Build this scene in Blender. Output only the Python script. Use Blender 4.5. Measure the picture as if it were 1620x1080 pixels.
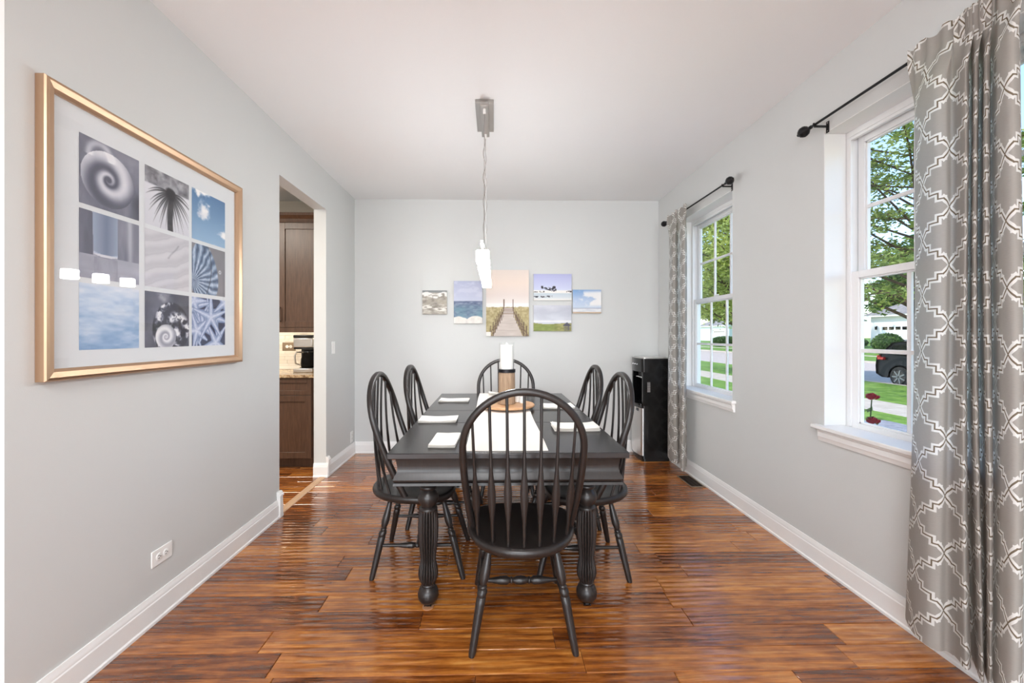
import bpy, math, random
import numpy as np
from mathutils import Vector, Matrix
random.seed(7)
for o in list(bpy.data.objects): bpy.data.objects.remove(o, do_unlink=True)
S = bpy.context.scene
COL = S.collection
R = math.radians

# ------------------------------------------------------------------ camera
F = 655.0; YAW = R(1.1); VPX, HY = 783.0, 530.0; CAMH = 1.272
SN, CS = math.sin(YAW), math.cos(YAW); CX = VPX + F*math.tan(YAW)
cd = bpy.data.cameras.new('camera'); cam = bpy.data.objects.new('camera', cd); COL.objects.link(cam)
cd.sensor_width = 36; cd.lens = F/1620*36
cd.shift_x = (810-CX)/1620; cd.shift_y = (HY-540)/1620
cd.clip_start = .02; cd.clip_end = 400
cam.location = (0, 0, CAMH); cam.rotation_euler = (R(90), 0, -YAW)
S.camera = cam
# ------------------------------------------------------------------ world, sun, added fill lights, exposure
W = bpy.data.worlds.new('world'); S.world = W; W.use_nodes = True
wn = W.node_tree.nodes; wl = W.node_tree.links; wn.clear()
sky = wn.new('ShaderNodeTexSky'); sky.sky_type = 'NISHITA'; sky.sun_disc = False
sky.sun_elevation = R(48); sky.sun_rotation = R(-70); sky.air_density = 1.0; sky.dust_density = .2; sky.ozone_density = 2.5
bg = wn.new('ShaderNodeBackground'); bg.inputs['Strength'].default_value = .38
wo = wn.new('ShaderNodeOutputWorld'); wl.new(sky.outputs[0], bg.inputs[0]); wl.new(bg.outputs[0], wo.inputs[0])
sd = bpy.data.lights.new('sun', 'SUN'); sd.energy = 4.2; sd.angle = R(1); sd.color = (1, .95, .87)
so = bpy.data.objects.new('sun', sd); COL.objects.link(so)
so.rotation_euler = Vector((.62, -.22, -.75)).to_track_quat('-Z', 'Y').to_euler()
def area(name, loc, direction, sx, sy, power, col=(1, 1, 1)):
    l = bpy.data.lights.new(name, 'AREA'); l.shape = 'RECTANGLE'; l.size = sx; l.size_y = sy; l.energy = power; l.color = col
    o = bpy.data.objects.new(name, l); COL.objects.link(o); o.location = loc
    o.rotation_euler = Vector(direction).to_track_quat('-Z', 'Z').to_euler(); return o
# added fill lights standing in for daylight from unseen windows behind the camera
area('window_daylight', (-2.75, -6.40, 1.55), (0, 1, 0), 1.7, 1.8, 150, (.90, .95, 1))
area('window_daylight', (.35, -6.40, 1.55), (0, 1, 0), 1.7, 1.8, 150, (.90, .95, 1))
# added overhead fill behind the camera, no fixture there; then the kitchen's unseen light
area('living_room_ceiling_light', (-.3, -1.3, 2.70), (0, 0, -1), 1.3, 1.3, 95, (.95, .975, 1))
area('kitchen_ceiling_light', (-2.9, 2.6, 2.70), (0, 0, -1), .9, .9, 55, (1, .93, .82))
S.view_settings.view_transform = 'Standard'; S.view_settings.look = 'None'
S.view_settings.exposure = .37; S.view_settings.gamma = 1.0; S.view_settings.use_curve_mapping = False

# ------------------------------------------------------------------ pixel helpers (1620 x 1080 frame)
def ray(x, y):
    u = (x-CX)/F; v = (HY-y)/F
    return (u*CS+SN, CS-u*SN, v)
def onX(x, y, X): d = ray(x, y); t = X/d[0]; return Vector((X, d[1]*t, CAMH+d[2]*t))
def onY(x, y, Y): d = ray(x, y); t = Y/d[1]; return Vector((d[0]*t, Y, CAMH+d[2]*t))
def onZ(x, y, Z): d = ray(x, y); t = (Z-CAMH)/d[2]; return Vector((d[0]*t, d[1]*t, Z))

# ------------------------------------------------------------------ materials
def srgb(r, g, b):
    f = lambda c: c/12.92 if c <= .04045 else ((c+.055)/1.055)**2.4
    return (f(r/255), f(g/255), f(b/255), 1)
MATS = {}
class NT:
    """small builder for node trees"""
    def __init__(s, m): s.t = m.node_tree; s.n = s.t.nodes; s.l = s.t.links
    def new(s, k, **kw):
        n = s.n.new(k)
        for a, b in kw.items(): setattr(n, a, b)
        return n
    def put(s, sock, v):
        if hasattr(v, 'is_output'): s.l.new(v, sock)
        else: sock.default_value = v
    def math(s, op, a, b=None, c=None, clamp=False):
        n = s.new('ShaderNodeMath', operation=op); n.use_clamp = clamp
        for i, v in enumerate((a, b, c)):
            if v is not None: s.put(n.inputs[i], v)
        return n.outputs[0]
    def noise(s, vec, scale, detail=3, rough=.5, dist=0):
        n = s.new('ShaderNodeTexNoise'); s.put(n.inputs['Vector'], vec); n.inputs['Scale'].default_value = scale
        n.inputs['Detail'].default_value = detail; n.inputs['Roughness'].default_value = rough; n.inputs['Distortion'].default_value = dist
        return n.outputs['Fac']
    def mapping(s, vec, scale=(1, 1, 1), loc=(0, 0, 0)):
        n = s.new('ShaderNodeMapping'); s.put(n.inputs['Vector'], vec); n.inputs['Scale'].default_value = scale; s.put(n.inputs['Location'], loc)
        return n.outputs[0]
    def ramp(s, fac, stops):
        n = s.new('ShaderNodeValToRGB'); s.put(n.inputs[0], fac); e = n.color_ramp.elements
        while len(e) < len(stops): e.new(.5)
        for k, (p, c) in enumerate(stops): e[k].position = p; e[k].color = c
        return n.outputs[0]
    def mix(s, fac, a, b, mode='MIX'):
        n = s.new('ShaderNodeMix', data_type='RGBA', blend_type=mode)
        s.put(n.inputs[0], fac); s.put(n.inputs[6], a); s.put(n.inputs[7], b); return n.outputs[2]
    def bump(s, h, strength, dist):
        n = s.new('ShaderNodeBump'); s.put(n.inputs['Height'], h); n.inputs['Strength'].default_value = strength; n.inputs['Distance'].default_value = dist
        return n.outputs[0]
def mat(name, col, rough=.5, metal=0, spec=.5, emit=None, estr=0, coat=0):
    m = bpy.data.materials.new(name); m.use_nodes = True; MATS[name] = m
    p = m.node_tree.nodes['Principled BSDF']
    p.inputs['Base Color'].default_value = col; p.inputs['Roughness'].default_value = rough; p.inputs['Metallic'].default_value = metal
    p.inputs['Specular IOR Level'].default_value = spec; p.inputs['Coat Weight'].default_value = coat
    if emit: p.inputs['Emission Color'].default_value = emit; p.inputs['Emission Strength'].default_value = estr
    return m
def P(m): return m.node_tree.nodes['Principled BSDF']
def tex(m, kind='Object'):
    nt = NT(m); return nt, nt.new('ShaderNodeTexCoord').outputs[kind]
def paint(name, col, rough=.6, bscale=260, bstr=.12):
    m = mat(name, col, rough); nt, v = tex(m)
    h = nt.noise(v, bscale, 2); nt.l.new(nt.bump(h, bstr, .002), P(m).inputs['Normal'])
    c = nt.noise(v, 1.3, 2); nt.l.new(nt.mix(c, tuple(x*.985 for x in col[:3])+(1,), tuple(min(1, x*1.015) for x in col[:3])+(1,)), P(m).inputs['Base Color'])
    return m
paint('wall_paint', srgb(207, 209, 208), .65)
paint('ceiling_paint', srgb(237, 239, 240), .8)
paint('trim_white', srgb(240, 240, 239), .32, 40, .03)
paint('vinyl_white', srgb(243, 244, 245), .3, 30, .02)
paint('beige_paint', srgb(205, 198, 188), .65)
# hand scraped plank floor
def wood_floor(name, ramp, rnd=True):
    m = mat(name, (1, 1, 1, 1), .2); nt, v = tex(m)
    if rnd:
        rd = nt.new('ShaderNodeObjectInfo').outputs['Random']
        off = nt.new('ShaderNodeCombineXYZ'); nt.l.new(nt.math('MULTIPLY', rd, 91.0), off.inputs[0]); nt.l.new(nt.math('MULTIPLY', rd, 47.0), off.inputs[1])
        va = nt.new('ShaderNodeVectorMath', operation='ADD'); nt.l.new(v, va.inputs[0]); nt.l.new(off.outputs[0], va.inputs[1]); v = va.outputs[0]
    else: rd = .5
    g = nt.noise(nt.mapping(v, (1.6, 22, 22)), 2.2, 6, .62, .6)
    g2 = nt.noise(nt.mapping(v, (5, 9, 5)), 1.5, 4, .6, .4)
    fine = nt.noise(nt.mapping(v, (9, 260, 50)), 1.0, 3, .6)
    f = nt.math('ADD', nt.math('MULTIPLY', g, .74), nt.math('MULTIPLY', g2, .28))
    f = nt.math('ADD', f, nt.math('MULTIPLY', nt.math('SUBTRACT', rd, .5), .24))
    f = nt.math('ADD', f, nt.math('MULTIPLY', nt.math('SUBTRACT', fine, .5), .24))
    nt.l.new(nt.ramp(f, ramp), P(m).inputs['Base Color'])
    # scraped ripples that run along the plank
    wob = nt.noise(nt.mapping(v, (1.1, 3.0, 1)), 2.0, 2)
    sx = nt.new('ShaderNodeSeparateXYZ'); nt.l.new(v, sx.inputs[0])
    ph = nt.math('ADD', nt.math('MULTIPLY', sx.outputs[1], 165.0), nt.math('MULTIPLY', wob, 7.0))
    rip = nt.math('SINE', ph)
    h = nt.math('ADD', nt.math('MULTIPLY', rip, .5), nt.math('MULTIPLY', nt.noise(nt.mapping(v, (2, 18, 8)), 2.0, 2), .8))
    h = nt.math('ADD', h, nt.math('MULTIPLY', fine, .12))
    bp = nt.bump(h, .7, .0022); nt.l.new(bp, P(m).inputs['Normal']); nt.l.new(bp, P(m).inputs['Coat Normal'])
    P(m).inputs['Specular IOR Level'].default_value = .75; P(m).inputs['Coat Weight'].default_value = .42; P(m).inputs['Coat IOR'].default_value = 1.6; P(m).inputs['Coat Roughness'].default_value = .07
    nt.l.new(nt.math('ADD', nt.math('MULTIPLY', g2, .12), .10), P(m).inputs['Roughness'])
    return m
WR = [(.27, srgb(70, 33, 12)), (.40, srgb(116, 61, 22)), (.52, srgb(155, 90, 36)), (.64, srgb(187, 118, 51)), (.80, srgb(212, 153, 80))]
wood_floor('floor_wood', WR); wood_floor('floor_wood_plain', WR, False)
mat('plank_joint', srgb(38, 18, 9), .8)
def grain(name, a, b, rough, sc=(30, 30, 2), k=3.0, spec=.5, bstr=.08):
    m = mat(name, a, rough, spec=spec); nt, v = tex(m)
    g = nt.noise(nt.mapping(v, sc), k, 5, .6, .4)
    nt.l.new(nt.ramp(g, [(.3, a), (.7, b)]), P(m).inputs['Base Color'])
    nt.l.new(nt.bump(g, bstr, .001), P(m).inputs['Normal']); return m
grain('espresso', srgb(31, 27, 26), srgb(41, 36, 34), .33)
grain('table_top_paint', srgb(42, 40, 41), srgb(52, 50, 50), .26, (2, 40, 40))
grain('cabinet_wood', srgb(74, 52, 40), srgb(100, 73, 56), .34, (18, 18, 2))
grain('oak_strip', srgb(178, 140, 108), srgb(205, 172, 140), .5, (40, 3, 40))
grain('weathered_wood', srgb(136, 112, 90), srgb(180, 154, 128), .75, (26, 26, 3), 3, .3, .4)
grain('board_wood', srgb(186, 138, 98), srgb(214, 170, 128), .45, (4, 30, 30))
mat('dark_metal', srgb(40, 40, 44), .4, .7); mat('black_iron', srgb(26, 26, 28), .45, .5)
mat('black_plastic', srgb(20, 20, 21), .22); mat('black_gloss', srgb(12, 12, 13), .16); mat('rubber', srgb(16, 16, 17), .8)
mat('nickel', srgb(176, 172, 168), .32, 1); mat('brass_glide', srgb(176, 128, 92), .5)
mat('white_plastic', srgb(240, 240, 238), .35); mat('slot_dark', srgb(40, 38, 36), .7)
mat('ceramic', srgb(236, 234, 230), .25)
mat('bronze_plate', srgb(150, 132, 112), .35, .8); mat('bronze', srgb(70, 55, 44), .4, .8)
def brushed(name, col, rough):
    m = mat(name, col, rough, 1); nt, v = tex(m)
    nt.l.new(nt.bump(nt.noise(nt.mapping(v, (500, 500, 4)), 1, 2), .05, .001), P(m).inputs['Normal']); return m
brushed('steel', srgb(205, 202, 200), .3)
m = brushed('champagne', srgb(198, 166, 138), .4); 
def cloth(name, a, b, rough=.9, sc=420):
    m = mat(name, a, rough, spec=.2); nt, v = tex(m)
    h = nt.noise(nt.mapping(v, (1, 1, 1)), sc, 2); nt.l.new(nt.mix(h, a, b), P(m).inputs['Base Color']); nt.l.new(nt.bump(h, .25, .001), P(m).inputs['Normal']); return m
cloth('napkin_linen', srgb(236, 232, 224), srgb(246, 243, 237)); cloth('runner_linen', srgb(236, 230, 222), srgb(246, 241, 235))
cloth('mat_board', srgb(222, 226, 229), srgb(226, 230, 233), .9, 200)
m = mat('candle_wax', srgb(246, 244, 238), .45); P(m).inputs['Subsurface Weight'].default_value = .25; P(m).inputs['Subsurface Radius'].default_value = (.02, .02, .02)
# window style glass: clear with a fresnel reflection
def clear_glass(name, tint=(1, 1, 1, 1), f0=.014):
    m = bpy.data.materials.new(name); m.use_nodes = True; MATS[name] = m; nt = NT(m); nt.n.clear()
    ge = nt.new('ShaderNodeNewGeometry'); dp = nt.new('ShaderNodeVectorMath', operation='DOT_PRODUCT'); nt.l.new(ge.outputs['Normal'], dp.inputs[0]); nt.l.new(ge.outputs['Incoming'], dp.inputs[1])
    k = nt.math('POWER', nt.math('SUBTRACT', 1.0, nt.math('ABSOLUTE', dp.outputs['Value'])), 5.0); fac = nt.math('MULTIPLY_ADD', k, .45, f0)   # Schlick
    tr = nt.new('ShaderNodeBsdfTransparent'); tr.inputs[0].default_value = tint
    gl = nt.new('ShaderNodeBsdfGlossy'); gl.inputs['Roughness'].default_value = .0
    mx = nt.new('ShaderNodeMixShader'); ou = nt.new('ShaderNodeOutputMaterial')
    nt.l.new(fac, mx.inputs[0]); nt.l.new(tr.outputs[0], mx.inputs[1]); nt.l.new(gl.outputs[0], mx.inputs[2]); nt.l.new(mx.outputs[0], ou.inputs[0]); return m
clear_glass('glass'); clear_glass('picture_glass', f0=.03); clear_glass('carafe_glass', (.35, .33, .31, 1))
mat('lamp_glass', srgb(255, 250, 240), .3, emit=(.985, .99, 1, 1), estr=62)
mat('led_strip', (1, 1, 1, 1), .4, emit=(1, .86, .66, 1), estr=26)
mat('led_dot', (1, 1, 1, 1), .4, emit=(.9, .95, 1, 1), estr=2)
m = mat('print', (1, 1, 1, 1), .55, spec=.3); nt = NT(m); a = nt.new('ShaderNodeVertexColor'); a.layer_name = 'art'; nt.l.new(a.outputs[0], P(m).inputs['Base Color'])
m = mat('granite', (1, 1, 1, 1), .15); nt, v = tex(m)
nt.l.new(nt.ramp(nt.noise(v, 55, 5, .7), [(.3, srgb(80, 60, 44)), (.45, srgb(160, 130, 96)), (.6, srgb(206, 182, 146)), (.75, srgb(226, 210, 184))]), P(m).inputs['Base Color'])
m = mat('backsplash_tile', srgb(232, 228, 220), .2); nt = NT(m); rd = nt.new('ShaderNodeObjectInfo').outputs['Random']
nt.l.new(nt.mix(rd, srgb(222, 216, 206), srgb(240, 237, 231)), P(m).inputs['Base Color'])
mat('grout', srgb(190, 182, 170), .9)
# curtain: stepped trellis drawn from the cloth's own UV
def curtain_mat():
    m = mat('curtain_trellis', (1, 1, 1, 1), .85, spec=.15); nt = NT(m)
    uv = nt.new('ShaderNodeUVMap').outputs[0]; sp = nt.new('ShaderNodeSeparateXYZ'); nt.l.new(uv, sp.inputs[0])
    HW, HH = .112, .1075       # half cell in metres
    def tri(x, p):             # mirror repeat to 0..1
        t = nt.math('DIVIDE', x, p); t = nt.math('PINGPONG', t, 1.0); return t
    x = tri(sp.outputs[0], HW); y = tri(sp.outputs[1], HH)
    # point symmetry about the middle of the quarter cell
    fl = nt.math('GREATER_THAN', x, .5)
    xa = nt.math('ADD', nt.math('MULTIPLY', x, nt.math('SUBTRACT', 1.0, fl)), nt.math('MULTIPLY', nt.math('SUBTRACT', 1.0, x), fl))
    ya = nt.math('ADD', nt.math('MULTIPLY', y, nt.math('SUBTRACT', 1.0, fl)), nt.math('MULTIPLY', nt.math('SUBTRACT', 1.0, y), fl))
    X = nt.math('MULTIPLY', xa, HW); Y = nt.math('MULTIPLY', ya, HH)
    def seg(x0, x1, y0, y1):   # distance to an axis aligned segment
        cx = nt.math('MINIMUM', nt.math('MAXIMUM', X, x0*HW), x1*HW); cy = nt.math('MINIMUM', nt.math('MAXIMUM', Y, y0*HH), y1*HH)
        return nt.math('MAXIMUM', nt.math('ABSOLUTE', nt.math('SUBTRACT', X, cx)), nt.math('ABSOLUTE', nt.math('SUBTRACT', Y, cy)))
    d = nt.math('MINIMUM', nt.math('MINIMUM', seg(.20, .34, .30, .30), seg(.34, .34, .30, .5)), seg(.34, .66, .5, .5))
    # ogee from the crossing to the first step
    q = nt.math('DIVIDE', nt.math('MINIMUM', xa, .20), .20)
    cur = nt.math('MULTIPLY', nt.math('POWER', q, .85), .30*HH)
    da = nt.math('MULTIPLY', nt.math('ABSOLUTE', nt.math('SUBTRACT', Y, cur)), .62)
    da = nt.math('ADD', da, nt.math('MAXIMUM', nt.math('SUBTRACT', X, .20*HW), 0.0))
    d = nt.math('MINIMUM', d, da)
    band = nt.math('LESS_THAN', d, .0104); line = nt.math('LESS_THAN', d, .0025)
    wv = nt.noise(nt.mapping(uv, (60, 900, 1)), 1.0, 2)
    base = nt.mix(wv, srgb(172, 167, 161), srgb(192, 187, 181))
    c = nt.mix(band, base, srgb(248, 247, 244)); c = nt.mix(line, c, srgb(132, 118, 100))
    nt.l.new(c, P(m).inputs['Base Color'])
    trl = nt.new('ShaderNodeBsdfTranslucent'); nt.l.new(c, trl.inputs[0])
    mx = nt.new('ShaderNodeMixShader'); mx.inputs[0].default_value = .45
    ou = nt.n['Material Output']; nt.l.new(P(m).outputs[0], mx.inputs[1]); nt.l.new(trl.outputs[0], mx.inputs[2]); nt.l.new(mx.outputs[0], ou.inputs[0])
curtain_mat()
# outdoors
def blotch(name, stops, scale, rough=.9, detail=5, coord='Object', bs=0):
    m = mat(name, (1, 1, 1, 1), rough, spec=.2); nt, v = tex(m, coord); g = nt.noise(v, scale, detail, .65)
    nt.l.new(nt.ramp(g, stops), P(m).inputs['Base Color'])
    if bs: nt.l.new(nt.bump(g, bs, .05), P(m).inputs['Normal'])
    return m
blotch('lawn_grass', [(.3, srgb(70, 100, 34)), (.5, srgb(94, 126, 48)), (.7, srgb(124, 150, 70))], 3.0, bs=.4)
blotch('asphalt', [(.35, srgb(160, 148, 138)), (.65, srgb(180, 168, 158))], 6)
blotch('concrete', [(.35, srgb(164, 154, 142)), (.65, srgb(184, 174, 162))], 5)
blotch('slate_walk', [(.35, srgb(120, 120, 126)), (.65, srgb(146, 146, 150))], 8)
blotch('bark', [(.35, srgb(70, 56, 46)), (.65, srgb(104, 86, 70))], 14, bs=.5)
def leafmat(name, stops, scale=2.2):
    m = mat(name, (1, 1, 1, 1), .55, spec=.3); nt = NT(m); g = nt.new('ShaderNodeNewGeometry').outputs['Position']
    n = nt.noise(g, scale, 6, .75); c = nt.ramp(n, stops); nt.l.new(c, P(m).inputs['Base Color'])
    trl = nt.new('ShaderNodeBsdfTranslucent'); nt.l.new(c, trl.inputs[0]); mx = nt.new('ShaderNodeMixShader'); mx.inputs[0].default_value = .4
    nt.l.new(P(m).outputs[0], mx.inputs[1]); nt.l.new(trl.outputs[0], mx.inputs[2]); nt.l.new(mx.outputs[0], nt.n['Material Output'].inputs[0])
leafmat('leaf_green', [(.36, srgb(78, 98, 46)), (.5, srgb(122, 140, 70)), (.64, srgb(180, 190, 106))])
leafmat('leaf_yellow', [(.36, srgb(120, 136, 56)), (.5, srgb(170, 182, 92)), (.64, srgb(218, 222, 146))])
leafmat('leaf_dark', [(.36, srgb(40, 66, 26)), (.5, srgb(66, 96, 38)), (.64, srgb(110, 136, 60))])
mat('siding', srgb(226, 226, 224), .7); mat('garage_white', srgb(240, 240, 240), .6); blotch('shingle', [(.35, srgb(112, 108, 106)), (.65, srgb(140, 136, 132))], 3)
mat('car_paint', srgb(9, 9, 11), .35, spec=.15); mat('car_glass', srgb(16, 18, 20), .04); mat('rim', srgb(120, 122, 126), .4, .8); mat('tail_red', srgb(170, 20, 24), .2)
mat('rose_red', srgb(176, 24, 46), .6)

# ------------------------------------------------------------------ mesh builder
class MB:
    def __init__(s): s.v = []; s.f = []
    def add(s, v, f):
        n = len(s.v); s.v += [tuple(p) for p in v]; s.f += [tuple(i+n for i in q) for q in f]; return s
    def box(s, x0, x1, y0, y1, z0, z1):
        return s.add([(x0,y0,z0),(x1,y0,z0),(x1,y1,z0),(x0,y1,z0),(x0,y0,z1),(x1,y0,z1),(x1,y1,z1),(x0,y1,z1)],
                     [(0,3,2,1),(4,5,6,7),(0,1,5,4),(1,2,6,5),(2,3,7,6),(3,0,4,7)])
    def loft(s, rings, closed=True, caps=True):
        n = len(rings[0]); v = [p for r in rings for p in r]; f = []
        for i in range(len(rings)-1):
            for j in range(n if closed else n-1):
                k = (j+1) % n; f.append((i*n+j, i*n+k, (i+1)*n+k, (i+1)*n+j))
        if caps and closed: f.append(tuple(range(n-1, -1, -1))); f.append(tuple((len(rings)-1)*n+j for j in range(n)))
        return s.add(v, f)
    def lathe(s, prof, c=(0, 0, 0), seg=24, M=None, flute=None, caps=True):
        rings = []
        for k, (r, z) in enumerate(prof):
            ring = []
            for j in range(seg):
                a = 2*math.pi*j/seg; rr = r
                if flute: rr = r*(1-flute(z)*(1-abs(math.cos(a*FLN/2))))
                p = Vector((rr*math.cos(a), rr*math.sin(a), z))
                if M is not None: p = M @ p
                ring.append(p+Vector(c))
            rings.append(ring)
        return s.loft(rings, caps=caps)
    def tube(s, pts, rad, seg=8, ref=None):
        pts = [Vector(p) for p in pts]; rings = []; up = Vector((0, 0, 1)); prev = None
        for i, p in enumerate(pts):
            t = (pts[min(i+1, len(pts)-1)]-pts[max(i-1, 0)]).normalized()
            if ref is not None: a = Vector(ref)-t*t.dot(Vector(ref))
            elif prev is None:
                a = t.cross(up)
                if a.length < 1e-3: a = t.cross(Vector((1, 0, 0)))
            else: a = prev-t*prev.dot(t)
            a.normalize(); b = t.cross(a); prev = a
            r = rad[i] if isinstance(rad, (list, tuple)) else rad
            ra, rb = r if isinstance(r, (tuple, list)) else (r, r)
            rings.append([p+a*ra*math.cos(2*math.pi*j/seg)+b*rb*math.sin(2*math.pi*j/seg) for j in range(seg)])
        return s.loft(rings)
    def prism(s, poly, axis, a, b):
        """polygon (2D) extruded along axis 'x','y' or 'z' from a to b"""
        pl = {'x': lambda p, t: (t, p[0], p[1]), 'y': lambda p, t: (p[0], t, p[1]), 'z': lambda p, t: (p[0], p[1], t)}[axis]
        return s.loft([[pl(p, a) for p in poly], [pl(p, b) for p in poly]])
    def build(s, name, m, parent=None, smooth=True, bevel=0, ang=38, loc=None):
        me = bpy.data.meshes.new(name); me.from_pydata(s.v, [], s.f); me.materials.append(MATS[m] if isinstance(m, str) else m)
        import bmesh
        bm = bmesh.new(); bm.from_mesh(me); bmesh.ops.recalc_face_normals(bm, faces=bm.faces); bm.to_mesh(me); bm.free()
        if smooth: me.shade_smooth(); me.set_sharp_from_angle(angle=R(ang))
        o = bpy.data.objects.new(name, me); COL.objects.link(o)
        if parent: o.parent = parent
        if loc is not None: o.location = loc
        if bevel:
            b = o.modifiers.new('bevel', 'BEVEL'); b.width = bevel; b.segments = 2; b.limit_method = 'ANGLE'; b.angle_limit = R(40)
        return o
FLN = 20
def bx(*a): return MB().box(*a)
def tag(o, label=None, cat=None, group=None, kind=None):
    for k, v in (('label', label), ('category', cat), ('group', group), ('kind', kind)):
        if v: o[k] = v
    return o
def thing(name, label, cat, loc=(0, 0, 0), rz=0, group=None):
    o = bpy.data.objects.new(name, None); COL.objects.link(o); o.location = loc; o.rotation_euler = (0, 0, rz); o.empty_display_size = .1
    return tag(o, label, cat, group)
def struct(o): o['kind'] = 'structure'; return o
def copy_tree(o, parent=None):
    c = o.copy(); COL.objects.link(c); c.parent = parent
    for ch in list(o.children): copy_tree(ch, c)
    return c

# ================================================================== THE ROOM
XL, XR, YB, ZC = -1.515, 1.79, 4.50, 2.74
TH = .11                      # left wall thickness
OY0, OY1, OZ = 2.94, 3.747, 2.40   # kitchen opening
WZ0, WZ1 = .76, 2.37          # window openings
WIN = [(3.085, 3.99), (1.314, 2.219)]
XO = XR+.20
fl = struct(bx(-4.4, XO, -6.7, 4.75, -.16, -.010).build('floor', 'plank_joint', smooth=False))
bx(-4.2, XR, -6.5, .823, -.010, 0).build('board_field', 'floor_wood_plain', fl, smooth=False)
bx(-4.2, -2.62, .823, 4.58, -.010, 0).build('board_field', 'floor_wood_plain', fl, smooth=False)
struct(bx(-4.4, XO, -6.7, 4.75, ZC, ZC+.15).build('ceiling', 'ceiling_paint', smooth=False))
def plank(x0, x1, y0, y1):
    c = (x0+x1)/2, (y0+y1)/2; a, b = (x1-x0)/2-.0006, (y1-y0)/2-.0006; e = .0022; dz = random.uniform(-.0005, 0)
    v = [(sx*(a-i), sy*(b-i), z) for z, i in ((-.0095, 0), (-.0022, 0), (dz, e)) for sx, sy in ((-1,-1),(1,-1),(1,1),(-1,1))]
    f = [(i*4+j, i*4+(j+1) % 4, (i+1)*4+(j+1) % 4, (i+1)*4+j) for i in (0, 1) for j in range(4)]+[(8, 9, 10, 11)]
    MB().add(v, f).build('plank', 'floor_wood', fl, smooth=False, loc=(c[0], c[1], 0))
PW = .122
for k in range(-6, 25):
    y0 = 1.555+PW*k; y1 = y0+PW
    if y1 > YB+.001: y1 = YB
    if y1-y0 < .01: continue
    x = XL-random.uniform(0, .7)
    while x < XR:
        L = random.choice((.45, .6, .75, .9, 1.05, 1.2, 1.2)); a, b = max(x, XL), min(x+L, XR)
        if b-a > .02: plank(a, b, y0, y1)
        x += L
    if y1 > 2.6:                # kitchen side of the opening
        x = -2.62; end = XL-.062
        while x < end:
            L = random.choice((.45, .6, .75)); a, b = x, min(x+L, end)
            if end-b < .1: b = end
            plank(a, b, y0, y1); x = b
# threshold strip in the opening
o = struct(MB().prism([(XL-.062, -.0095), (XL, -.0095), (XL, .001), (XL-.012, .007), (XL-.05, .007), (XL-.062, .001)], 'y', OY0+.001, OY1-.001).build('trim_1', 'oak_strip', smooth=False))
# walls
WE = onX(7, 500, XL).y
w = MB().box(XL-TH, XL, WE, OY0, 0, ZC).box(XL-TH, XL, OY1, YB, 0, ZC).box(XL-TH, XL, OY0, OY1, OZ, ZC)
struct(w.build('wall_left', 'wall_paint', smooth=False))
struct(bx(XL-TH, XR, YB, YB+.16, 0, ZC).build('wall_back', 'wall_paint', smooth=False))
w = MB().box(XR, XO, -6.5, WIN[1][0], 0, ZC).box(XR, XO, WIN[1][1], WIN[0][0], 0, ZC).box(XR, XO, WIN[0][1], YB+.16, 0, ZC)
for a, b in WIN: w.box(XR, XO, a, b, 0, WZ0).box(XR, XO, a, b, WZ1, ZC)
struct(w.build('wall_right', 'wall_paint', smooth=False))
struct(bx(-4.2, XL-TH, WE, WE+.12, 0, ZC).build('wall_front', 'wall_paint', smooth=False))
struct(bx(-4.35, -4.2, -6.5, 4.58, 0, ZC).build('wall_side', 'wall_paint', smooth=False))
struct(bx(-4.2, XL-TH, 4.58, 4.74, 0, ZC).build('wall_kitchen', 'beige_paint', smooth=False))
w = MB(); ys = (-6.65, -6.5); xs = [-4.35, -3.6, -1.9, -.5, 1.2, XO]
for i in (0, 2, 4): w.box(xs[i], xs[i+1], *ys, 0, ZC)
for i in (1, 3): w.box(xs[i], xs[i+1], *ys, 0, .65).box(xs[i], xs[i+1], *ys, 2.45, ZC)
struct(w.build('wall_rear', 'wall_paint', smooth=False))
# baseboards: profile (offset from wall, height)
BP = [(0, 0), (.020, 0), (.020, .012), (.015, .018), (.015, .092), (.012, .097), (.012, .104), (.009, .112), (.006, .125), (0, .125)]
def base(name, pts, wall, axis, a, b, sgn):
    poly = [(wall+sgn*d, z) for d, z in BP]
    return struct(MB().prism(poly, axis, a, b).build(name, 'trim_white', ang=25))
base('baseboard_left', BP, XL, 'y', WE, OY0-.03, 1)
b2 = base('baseboard_left', BP, XL, 'y', OY1+.03, YB, 1)
base('baseboard_back', BP, YB, 'x', XL, XR, -1)
base('baseboard_right', BP, XR, 'y', -6.5, YB, -1)
# returns of the baseboard into the opening and the taller corner blocks
struct(MB().prism([(OY1-d, z) for d, z in BP], 'x', XL-TH, XL+.02).build('trim_2', 'trim_white', ang=25))
struct(MB().prism([(OY0+d, z) for d, z in BP], 'x', XL-TH, XL+.02).build('trim_3', 'trim_white', ang=25))
def corner_block(name, y0, y1):
    m = MB().box(XL, XL+.024, y0, y1, 0, .150)
    m.prism([(XL, .150), (XL+.030, .150), (XL+.030, .158), (XL+.022, .166), (XL+.022, .172), (XL+.012, .182), (XL, .182)], 'y', y0-.004, y1+.004)
    struct(m.build(name, 'trim_white', bevel=.002, ang=25))
corner_block('trim_4', OY0-.035, OY0+.004); corner_block('trim_5', OY1-.004, OY1+.035)

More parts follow.
